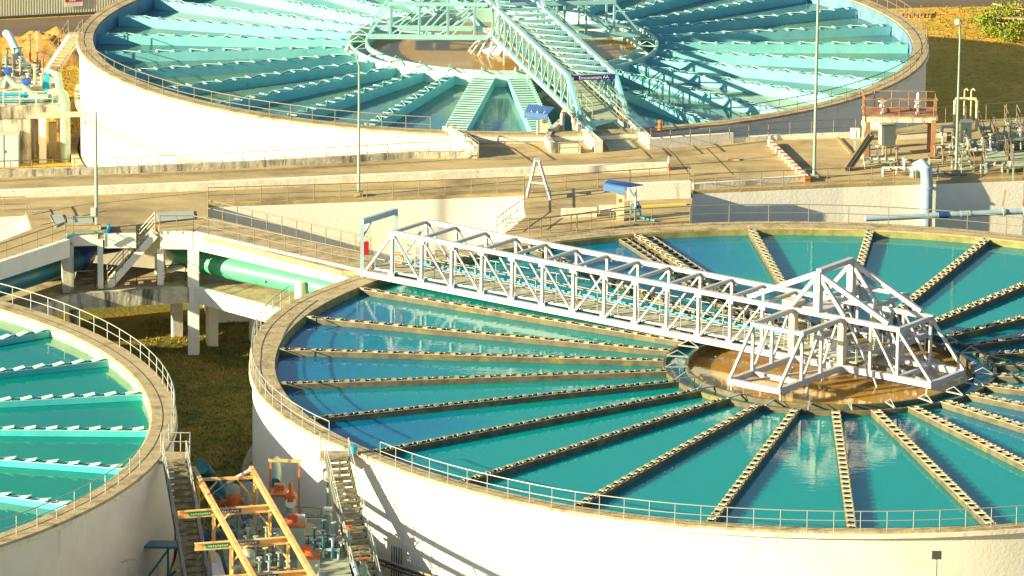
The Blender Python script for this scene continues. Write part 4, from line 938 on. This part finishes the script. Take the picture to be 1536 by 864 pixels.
c=at(1282,226,0); cb=thing('cabinet','small white junction cabinet left of the rusty platform','cabinet',c); MB().box(c+Vector((0,0,1.05)),(.55,.35,.6)).build('housing','signwhite',cb); MB().box(c+Vector((.0,0,.38)),(.1,.1,.76)).build('leg','pipegrey',cb); MB().box(c+Vector((0.05,-.19,1.05)),(.02,.03,.5)).build('door_seam','box',cb)
c=at(1310,214,0)+Vector((0,.8,0)); tk=thing('round_vessel','white round ended vessel behind the control cabinet','vessel',c)
MB().lathe(c+Vector((-.5,0,1.0)),[(.05,-.2),(.35,-.1),(.5,.05),(.5,1.0),(.35,1.15),(.05,1.25)],20,axis=(1,0,0)).build('shell','signwhite',tk,smooth=True)
for dx in (-.2,.5): MB().box(c+Vector((dx,0,.28)),(.12,.5,.56)).build('saddle','box',tk)
slab=MB().prism([xy(*p) for p in ((1345,208),(1420,205),(1420,212),(1345,216))],.004,.25).build('footing','cream'); tag(slab,'pale low footing slab behind the rusty platform legs','slab')
# big elbow going over the wall
c=at(1388,271,0); el=thing('large_pipe','fat pale blue pipe bending over the right retaining wall and down','pipe',c)
yb_=c.y-.6
MB().tube([(c.x-.5,yb_+1.6,.15),(c.x-.45,yb_+1.1,.7),(c.x-.25,yb_+.5,.98),(c.x,yb_,.75),(c.x+.05,yb_-.05,0),(c.x+.05,yb_-.05,-4)],.35,20).build('pipe_run','pipegrey',el,smooth=True)
MB().lathe((c.x+.05,yb_-.05,-.3),[(.41,0),(.41,.1)],18).build('flange','pipegrey',el)
hpz=-1.5
hz=thing('large_pipe','long turquoise pipe in the gap behind the near tank rim at the right edge','pipe',at(1420,325,hpz))
ta=at(1298,328,hpz);tb=at(1600,314,hpz)
MB().tube([ta,tb],.17,16).build('pipe_run','pipegrey',hz,smooth=True)
for t in (.36,.47): 
    p=ta+(tb-ta)*t; MB().tube([p,p+(tb-ta).normalized()*.6],.20,16).build('coupling','navy' if t<.4 else 'pipegrey',hz,smooth=True)
for t in (.68,.78): 
    p=ta+(tb-ta)*t; MB().tube([p,p+(tb-ta).normalized()*.12],.26,16).build('flange','pipepale',hz,smooth=True); 
    q=thing('pipe_hanger','dark hanger bracket holding the turquoise pipe, '+('left one' if t<.7 else 'right one'),'bracket',p); MB().beam(p+Vector((0,0,.4)),p+Vector((.2,.9,1.1)),.07,.07).build('rod','rust',q)
# pipe loop with box
c=at(1448,222,0)
lp=thing('pipe_loop','tall cream pipe loop standing behind the pale lamp post','pipe',c); 
a=c+Vector((-.65,.4,0)); b=c+Vector((.65,.4,0))
MB().tube([a,a+Vector((0,0,2.75)),a+Vector((.1,0,2.9)),b+Vector((-.1,0,2.9)),b+Vector((0,0,2.75)),b+Vector((0,0,1.0)),b+Vector((-.5,0,.9))],.10,10).build('loop','cream',lp,smooth=True)
for dx in (-.1,.3): MB().tube([c+Vector((dx,.45,1.0)),c+Vector((dx,.45,3.4)),c+Vector((dx+.12,.45,3.5)),c+Vector((dx+.2,.4,3.4))],.05,8).build('vent','cream',lp,smooth=True)
MB().tube([a+Vector((.1,0,1.2)),a+Vector((-.7,-.1,1.2)),a+Vector((-.8,-.1,.6))],.10,10).build('branch','pipegrey',lp,smooth=True)
cb=thing('cabinet','grey control cabinet inside the cream pipe loop','cabinet',c+Vector((0,-.2,0))); MB().box(c+Vector((0,-.2,1.0)),(.62,.5,1.3)).build('housing','box',cb); MB().box(c+Vector((0,-.46,1.2)),(.04,.03,.2)).build('handle','dark',cb); MB().box(c+Vector((0,-.2,1.69)),(.7,.58,.06)).build('lid','signwhite',cb)
# valve manifolds
def manifold(label,c,w,rows,mats,seed,h=.6):
    rd=random.Random(seed); c=Vector(c); t=thing('pipe_manifold',label,'pipework',c)
    for k in range(rows):
        y=-.5*k; z=.35+rd.random()*.25; m=mats[k%len(mats)]
        MB().tube([c+Vector((-w/2,y,.02)),c+Vector((-w/2,y,z)),c+Vector((w/2,y,z)),c+Vector((w/2,y,.02))],.075,8).build('pipe_run',m,t,smooth=True)
        for j in range(int(w/.45)):
            x=-w/2+.3+j*.45; p=c+Vector((x,y,z))
            if rd.random()<.75: MB().lathe(p-Vector((.04,0,0)),[(.14,0),(.14,.08)],10,axis=(1,0,0)).build('flange',mats[(k+1)%len(mats)],t)
            if rd.random()<.6:
                hh=h*(.5+rd.random()); MB().lathe(p,[(.06,0),(.05,hh),(.15,hh+.01),(.15,hh+.05)],10).build('valve_stem',rd.choice(mats),t)
            if rd.random()<.3: MB().tube([p,p+Vector((0,-.4,-.05)),p+Vector((0,-.45,-.3))],.06,8).build('branch',rd.choice(mats),t,smooth=True)
    return t
manifold('blue and white valve pipes at the left foot of the rusty platform',at(1318,248,0),1.7,3,['pipegrey','signwhite','pipepale','rail_warm'],3,.7)
manifold('rust coloured and grey valve pipes in front of the cabinet legs',at(1352,250,0),1.2,3,['rail_warm','pipepale','rust'],4,1.1)
manifold('pale pipes with handwheels right of the rusty platform legs',at(1424,232,0),1.5,2,['rail_warm','pipegrey','cream'],5,.8)
manifold('violet-grey valve pipes behind the green walkways, left group',at(1465,230,0),1.8,3,['pipegrey','labelblue','cream'],6,.5)
manifold('valve pipes behind the green walkways at the right edge of the photo',at(1512,222,0),2.0,3,['cream','pipegrey','pipepale'],7,.6)
manifold('white valve pipes between the green walkways and the platform edge',at(1505,258,0),2.6,2,['signwhite','pipepale','pipegrey'],8,.4)
m_=thing('inclined_trough','narrow inclined trough leaning against the left foot of the rusty platform','trough',at(1272,254,0)); MB().beam(at(1270,256,0),at(1305,238,.3)+Vector((0,0,1.4)),.5,.12).build('trough_floor','rail_warm',m_)
for s in (-.25,.25): MB().beam(at(1270,256,0)+Vector((s*.4,s,.1)),at(1305,238,.3)+Vector((s*.4,s,1.5)),.05,.25).build('trough_side','rail_warm',m_)
wp=thing('loose_plank','weathered plank lying on the platform left of the rusty legs','plank',at(1265,222,0)); MB().beam(at(1257,207,.05),at(1278,232,.1),.2,.08).build('board','wood',wp)
def walkdeck(label,P,z,seed):
    c=at(*P[0],0); t=thing('raised_walkway',label,'walkway',c)
    Q=[at(x,y,z) for x,y in P]; MB().prism([(q.x,q.y) for q in Q],z-.08,z).build('grating','tealdeck',t)
    for q in Q: MB().box((q.x,q.y,(z-.09)/2),(.1,.1,z-.1)).build('leg','pipepale',t)
    n=len(Q)
    for i in range(n): 
        if i!=seed%n: railing('railing','',[Q[i]+Vector((0,0,.0)),Q[(i+1)%n]],sp=.9,h=.9,mat='rail_warm',r=.026,parent=t)
    return t
walkdeck('pale green raised walkway with railings in front of the loop pipes',[(1478,242),(1512,240),(1506,226),(1474,228)],.8,0)
walkdeck('pale green raised walkway at the right edge above the retaining wall',[(1520,250),(1575,246),(1566,226),(1514,230)],.8,1)
walkdeck('small raised walkway behind the others near the back railing',[(1495,212),(1550,208),(1545,196),(1492,199)],.8,2)
for i,(a,b,lb_) in enumerate((((1492,232),(1476,214),'short steel stairs descending between the violet-grey valve pipes'),((1535,225),(1515,205),'short steel stairs at the right edge behind the green walkway'),((1452,258),(1436,245),'short steel stairs beside the foot of the pale lamp post'))):
    stairs('steel_stairs',lb_,at(*a,0),at(*b,0)+Vector((0,0,1.0)),.7,5,mat='tealdeck',side='pipepale',railmat='rail_warm',thick=.14)
# ---------------------------------------------------------------- back: pump platform at the upper left
zp=-3.4
pp=thing('pump_platform','old white concrete pump platform with stained walls at the left edge','platform',at(45,243,-7))
MB().prism([xy(*p,zp) for p in ((-120,162),(93,160),(93,147),(76,104),(10,84),(-120,84))],zp-.75,zp).build('slab','oldwhite',pp)
a=at(44,162,zp); b=at(-120,164,zp)
MB().prism([(a.x,a.y),(b.x,b.y),(b.x,b.y+3),(a.x+.3,a.y+3)],-7.1,zp-.76).build('front_wall','oldwhite',pp)
c=at(63,162,zp); MB().box((c.x,c.y+.3,-5.6),(.42,.42,3.0)).build('column','white',pp); MB().box((c.x+.5,c.y+2.0,-5.9),(.5,.3,2.2)).build('column','cream',pp)
cb=thing('cabinet','grey blue double door switch cabinet against the stained wall at the left edge','cabinet',(at(15,170,zp).x,a.y-.8,-7)); cx_=aty(12,230,a.y-.9); MB().box((cx_.x-.3,a.y-.5,-6.0),(1.9,.9,2.2)).build('housing','pipegrey',cb); MB().box((cx_.x-.25,a.y-.96,-6.0),(.03,.02,2.1)).build('door_seam','dark',cb); MB().box((cx_.x-.3,a.y-.5,-4.86),(2.0,1.0,.07)).build('lid','box',cb); MB().box((cx_.x-.15,a.y-.97,-6.0),(.05,.03,.15)).build('handle','dark',cb)
pq=thing('large_pipe','pale green pipe arching over the edge of the upper left pump platform','pipe',at(97,232,-7)); 
Yp=at(93,160,zp).y+.2
MB().tube([aty(74,108,Yp+2.5),aty(86,112,Yp+1.2),aty(90,136,Yp+.8)],.24,16).build('far_bend','pipepale',pq,smooth=True)
MB().tube([aty(78,142,Yp),aty(88,137,Yp),aty(95,143,Yp),aty(97.5,155,Yp),Vector((aty(97.5,160,Yp).x,Yp,-7))],.34,18).build('bend','pipepale',pq,smooth=True)
sl_=thing('large_pipe','pale blue sloping pipe at the back of the upper left pump platform','pipe',at(25,80,-2)); MB().tube([aty(9,50,at(10,90,zp).y),aty(13,52,at(10,92,zp).y),aty(36,100,at(36,112,zp).y)],.26,14).build('pipe_run','pipegrey',sl_,smooth=True)
p=aty(24,76,at(24,102,zp).y); MB().lathe(p,[(.33,-.08),(.33,.08)],14,axis=(.5,-.3,-.8)).build('flange','pipepale',sl_)
for i,(px,py,mt,lb_) in enumerate(((12,122,'blue','blue topped valve on a pale elbow at the left edge'),(40,138,'blue','blue topped valve in the middle of the upper left platform'))):
    c=at(px,py+14,zp); t=thing('gate_valve',lb_,'valve',c); MB().tube([c+Vector((-.2,.3,.2)),c+Vector((0,0,.9)),c+Vector((.5,-.3,.4)),c+Vector((1.4,-.35,.35))],.24,14).build('elbow','pipepale',t,smooth=True)
    MB().lathe(c+Vector((0,0,1.1)),[(.2,0),(.28,.12),(.30,.3),(.14,.4)],12).build('actuator','blue',t,smooth=True); MB().lathe(c+Vector((.1,-.2,1.35)),[(.22,0),(.22,.08)],12,axis=(.6,-.6,.2)).build('handwheel','blue',t)
c=at(71,150,zp); gt_=thing('sluice_gate','bright cyan upright gate frame on the upper left pump platform','gate',c)
MB().box(c+Vector((0,0,.85)),(.32,.3,1.7)).build('frame','cyan',gt_); MB().box(c+Vector((-.2,.1,1.0)),(.2,.4,.5)).build('gearbox','cyan',gt_); MB().lathe(c+Vector((.15,-.1,.4)),[(.4,0),(.4,.14)],18,axis=(1,-.3,0)).build('flange','pipepale',gt_)
cp_=thing('service_pipe','pair of cyan pipes along the front edge of the upper left pump platform','pipe',at(40,156,zp))
for dz,dy in ((.25,.35),(.45,.9)): MB().tube([at(-60,158,zp)+Vector((0,dy,dz)),at(88,156,zp)+Vector((0,dy,dz))],.10,8).build('pipe_run','cyan',cp_,smooth=True)
manifold('white and cream valve bodies crowded behind the cyan gate',at(55,132,zp),1.6,3,['cream','signwhite','pipepale'],11,.8)
manifold('grey green pipework at the back of the upper left pump platform',at(20,108,zp),2.2,4,['pipepale','box','rail_warm'],12,.9)
manifold('cream pipework with uprights behind the sloping pipe',at(45,100,zp),1.4,2,['cream','rust','pipepale'],13,1.4)
ye=thing('yellow_tank','yellow painted tank cut by the left edge of the photo','tank',at(-8,110,zp)); c=at(-12,112,zp); MB().lathe(c,[(.6,0),(.65,.2),(.65,2.3),(.5,2.6),(.15,2.7)],20).build('shell','yellow',ye,smooth=True)
railing('railing','railing along the front edge of the upper left pump platform',[at(5,160,zp),at(88,159,zp),at(88,150,zp)],sp=1.0,h=.95,mat='cream')
tb_=polar(CA,RA+.1,180.5,ZA)
stairs('tank_stairs','white concrete stairs with open railings climbing to the upper tank from the left platform',at(76,108,zp),Vector((tb_.x,tb_.y,ZA)),.9,13,mat='cream',side='white',railmat='rail_warm',thick=.25)
# asphalt yard, corrugated shed, soil heap
struct(MB().poly([(*xy(x,y,-7),-6.995) for x,y in ((-200,40),(160,22),(1400,-20),(1700,-30),(1700,6),(1400,11),(600,36),(118,51),(-200,64))],[tuple(range(9))]),'road',node_mat('old_asphalt',(.15,.115,.085),.9,(.11,.085,.065),.5,.4,.65,stretch=(.3,1.5,1)))
a=at(-150,36,-7); b=at(195,18,-7); d=(b-a); L=d.length; u=d.normalized(); nrm=Vector((u.y,-u.x,0))
sh=thing('metal_shed','pale corrugated metal shed wall at the top left corner','shed',a)
m=MB(); N_=int(L/.19); V=[]
pts=[]
for k in range(N_):
    x=k*.19
    pts+= [(x,0),(x+.075,0),(x+.10,.06),(x+.165,.06)]
for (x,o) in pts:
    p=a+u*x+nrm*o; V.append((p.x,p.y,-6.9)); V.append((p.x,p.y,1.5))
m.poly(V,[(2*i,2*i+2,2*i+3,2*i+1) for i in range(len(pts)-1)]); m.build('cladding','shed',sh)
q=a-nrm*.2; q2=b-nrm*.2; MB().prism([(q.x,q.y),(q2.x,q2.y),(q2.x-nrm.x*12,q2.y-nrm.y*12),(q.x-nrm.x*12,q.y-nrm.y*12)],-7,1.4).build('body','shed',sh)
MB().beam(a+Vector((0,0,.08))+nrm*.12,b+Vector((0,0,.08))+nrm*.12,.12,.2).build('base_sill','dark',sh)
def onwall(px,py):
    # intersect with the shed front plane
    o=Vector(CAM); dd=(at(px,py,0)-o); t=((a+nrm*.14)-o).dot(nrm)/dd.dot(nrm); return o+dd*t
s1,s2=onwall(96,10),onwall(124,9); sg=thing('warning_sign','white sign with a red panel on the corrugated shed','sign',s1)
z1=s1.z; MB().prism([(s1.x,s1.y),(s2.x,s2.y),(s2.x+nrm.x*.03,s2.y+nrm.y*.03),(s1.x+nrm.x*.03,s1.y+nrm.y*.03)],z1,z1+1.0).build('board','signwhite',sg)
k=.035; i1=s1+u*.07+nrm*k; i2=s2-u*.07+nrm*k; MB().prism([(i1.x,i1.y),(i2.x,i2.y),(i2.x+nrm.x*.02,i2.y+nrm.y*.02),(i1.x+nrm.x*.02,i1.y+nrm.y*.02)],z1+.32,z1+.9).build('red_panel','red',sg)
mm=MB()
for j in range(2):
    for q in range(5):
        p=s1+u*(.18+q*.19)+nrm*.034+Vector((0,0,.10+j*.11)); mm.beam(p,p+u*.13,.006,.035)
mm.build('lettering','box',sg)
mm=MB(); 
for q in range(3):
    p=s1+u*(.38+q*.16)+nrm*.058+Vector((0,0,.42)); mm.beam(p,p+u*.10,.006,.09)
mm.build('lettering','signwhite',sg)
# soil heap
soil=node_mat('soil_heap',(.48,.25,.07),.95,(.34,.2,.05),1.5,.4,.6,dirt=(.12,.09,.03),dscale=3,dlo=.58,dhi=.7,bump=.6)
m=MB(); c0=at(82,76,-7); n1,n2=26,40; V=[];rd=random.Random(5)
from mathutils import noise as mnoise
for i in range(n1+1):
    r=i/n1
    for j in range(n2):
        t=2*math.pi*j/n2; x=c0.x+4.2*r*math.cos(t); y=c0.y+5.0*r*math.sin(t)
        h=1.1*(1-r*r)**1.2*(1+.6*mnoise.noise(Vector((x*.9,y*.9,0))))+.18*mnoise.noise(Vector((x*3,y*3,2)))*(1-r)
        V.append((x,y,-7.03+max(0,h)))
F=[(i*n2+j,i*n2+(j+1)%n2,(i+1)*n2+(j+1)%n2,(i+1)*n2+j) for i in range(n1) for j in range(n2)]
m.poly(V,F); tag(m.build('soil_heap',soil,smooth=True),'orange soil heap between the asphalt and the upper left stairs','soil heap')
# bush with a wood pile at the upper right
leaf=node_mat('bush_leaf',(.16,.24,.02),.7,(.24,.26,.02),2,.4,.6)
def bush(label,c,rx,ry,rz,n,seed):
    rd=random.Random(seed); t=thing('bush',label,'bush',c); m=MB(); cl=[]
    for k in range(14):
        a=rd.uniform(0,6.28); r=rd.random()**.5; cl.append(Vector((c[0]+rx*r*math.cos(a),c[1]+ry*r*math.sin(a),c[2]+rz*rd.uniform(.2,.8))))
    for k in range(n):
        o=rd.choice(cl)+Vector((rd.gauss(0,.35),rd.gauss(0,.45),rd.gauss(0,.25))); o.z=max(o.z,c[2]+.03)
        d=Vector((rd.gauss(0,1),rd.gauss(0,1),rd.gauss(.5,1))).normalized()*rd.uniform(.12,.28); s=d.cross(Vector((rd.gauss(0,1),rd.gauss(0,1),rd.gauss(0,1)))).normalized()*rd.uniform(.03,.07)
        m.poly([o,o+d*.5+s,o+d,o+d*.5-s],[(0,1,2,3)])
    m.build('foliage',leaf,t); tr=MB()
    for k in range(10): 
        o=rd.choice(cl); tr.beam((c[0]+rd.uniform(-.2,.2),c[1],c[2]),o,.05,.05)
    tr.build('stem','wood',t); return t
c=at(1512,44,-7); bush('bright green bush growing round the wood pile at the upper right corner',(c.x,c.y,-7),2.0,4.5,.9,5200,3)
c=at(1500,30,-7); bush('small yellow green bush left of the wood pile',(c.x,c.y,-7),.6,2.2,.8,1500,4)
c=at(1524,36,-7); wpile=thing('wood_pile','heap of dry branches and planks in the green bush','wood pile',c); rd=random.Random(8)
for k in range(26):
    o=c+Vector((rd.uniform(-1.2,1.6),rd.uniform(-2.2,2.2),.35+rd.random()*.7)); a_=rd.gauss(0,.45); l=rd.uniform(1.0,2.4); d=Vector((math.cos(a_),math.sin(a_)*1.4,rd.gauss(0,.12)))*l/2
    MB().beam(o-d,o+d,.09,.07).build('branch','wood' if k%3 else 'cream',wpile)
for i,(px,py) in enumerate(((1367,12),(1400,8))):
    pass
ph=thing('timber_pallet','broken timber frame lying beside the upper tank at the right','timber',at(1362,26,-7)); c=aty(1365,20,82)
c=at(1368,24,-7)
for k in range(5): MB().beam(c+Vector((-1+k*.5,-.8,.15)),c+Vector((-1+k*.5+.2,1.2,.15)),.12,.08).build('slat','wood',ph)
MB().beam(c+Vector((-1.3,0,.24)),c+Vector((1.6,.2,.24)),.14,.1).build('rail','wood',ph)
# grass tufts on the visible ground: one mass nobody could count
tuft=node_mat('grass_tuft',(.13,.15,.03),.9,(.34,.28,.06),.5,.42,.58)
rd=random.Random(21); m=MB()
def tufts(box,n,h):
    for k in range(n):
        p=at(rd.uniform(box[0],box[2]),rd.uniform(box[1],box[3]),-7)
        if math.hypot(p.x-CB[0],p.y-CB[1])<30.7 or math.hypot(p.x-CC[0],p.y-CC[1])<33 or math.hypot(p.x-CA[0],p.y-CA[1])<27.6: continue
        for j in range(3):
            a=rd.uniform(0,6.28); d=Vector((math.cos(a)*.12,math.sin(a)*.12,rd.uniform(.5,1)*h)); s=Vector((-math.sin(a),math.cos(a),0))*.03
            m.poly([p-s,p+s,p+d],[(0,1,2)])
tufts((215,480,400,705),5200,.16); tufts((1380,10,1536,60),500,.2); tufts((80,60,140,200),900,.2)
o=m.build('grass',tuft); o['kind']='stuff'

# joints and seams in the slabs
def seam(pts,w,label=None,z=.004):
    P=strip([xy(*p) for p in pts],-w/2,w/2); o=MB().prism(P,z,z+.004).build('road_joint','seam'); o['kind']='structure'
M['seam']=node_mat('dark_joint',(.07,.055,.035),.95)
for q in (((48,322),(120,308),(330,286)),((60,338),(160,316)),((1035,262),(1012,232),(1000,222)),((1100,262),(1060,222)),((1010,247),(1150,240))): seam(q,.06)
for q in range(7):
    a=at(300+q*36,(338+q*12.2),0); b=at(330+q*36,(331+q*12.2),0)
for c,r,z in ((CB,add(RBo,-.62),.034),(CA,RA-.5,ZA+.034),(CC,RC-.75,.034)):
    o=MB().ring(c,r,add(r,.05),z,z+.004,n=180).build('road_joint','seam'); o['kind']='structure'

manifold('pale pipework on the far bay of the pump platform under the orange frame',at(350,800,PZ)+Vector((0,-.2,0)),1.9,3,['pipepale','rail_warm','pipegrey'],31,.7)
manifold('grey valve pipes in the middle bay of the orange frame',at(392,838,PZ),1.9,4,['pipepale','cream','rail_warm'],32,.8)
manifold('rusty and pale valve pipes at the bottom edge below the nearest crane beam',at(415,866,PZ),2.2,3,['rust','pipepale','pipegrey'],33,.6)
manifold('blue-grey pipework between the plinths and the near tank stairs',at(486,826,PZ),1.5,4,['pipegrey','pipeblue','cream'],34,.7)
manifold('small rusty pipework at the wall beside the foot of the near stairs',at(470,790,PZ),1.3,2,['rail_warm','pipepale','rust'],35,.5)
manifold('white valve pipes behind the fat bent pipe on the right platform',at(1345,262,0),1.6,2,['signwhite','pipegrey','cream'],36,.5)
manifold('brown valve pipes between the rusty platform and the pipe loop',at(1410,246,0),1.3,3,['rail_warm','rust','pipepale'],37,.5)
def hose(label,pts,r,mat):
    t=tag(MB().tube(pts,r,6).build('hose',mat,smooth=True),label,'hose')
hose('thin violet-blue hose lying on the right platform beside the fat pipe',[at(1392,252,.05),at(1408,256,.05),at(1424,262,.06),at(1450,262,.05)],.05,'labelblue')
hose('dark hose lying across the planks of the pump platform',[at(340,800,PZ+.05),at(365,812,PZ+.05),at(380,806,PZ+.05),at(402,818,PZ+.05)],.04,'dark')
for i,(x,y,zz,c_,lb_) in enumerate(((1100,240,0,'wood','small wooden board lying on the right platform left of the striped kerb'),(640,262,0,'rust','rusty plate lying on the road behind the long kerb'),(430,276,0,'box','grey cover lying on the strip below the long road kerb'),(700,225,0,'wood','short plank on the apron behind the sloping parapet'))):
    c=at(x,y,zz); tag(MB().box((c.x,c.y,zz+.05),(.7,.4,.08),.3*i).build('board',c_),lb_,'board')
for i,(x,y,lb_) in enumerate(((344,786,'white upright control box at the far left of the pump platform'),(452,806,'white upright control box between the far and middle plinths'))):
    c=at(x,y,PZ); t=thing('cabinet',lb_,'cabinet',c); MB().box(c+Vector((0,0,.8)),(.35,.3,.7)).build('housing','signwhite',t); MB().box(c+Vector((0,0,.22)),(.08,.08,.44)).build('leg','box',t); MB().box(c+Vector((0,-.16,.9)),(.2,.02,.2)).build('panel','box',t)
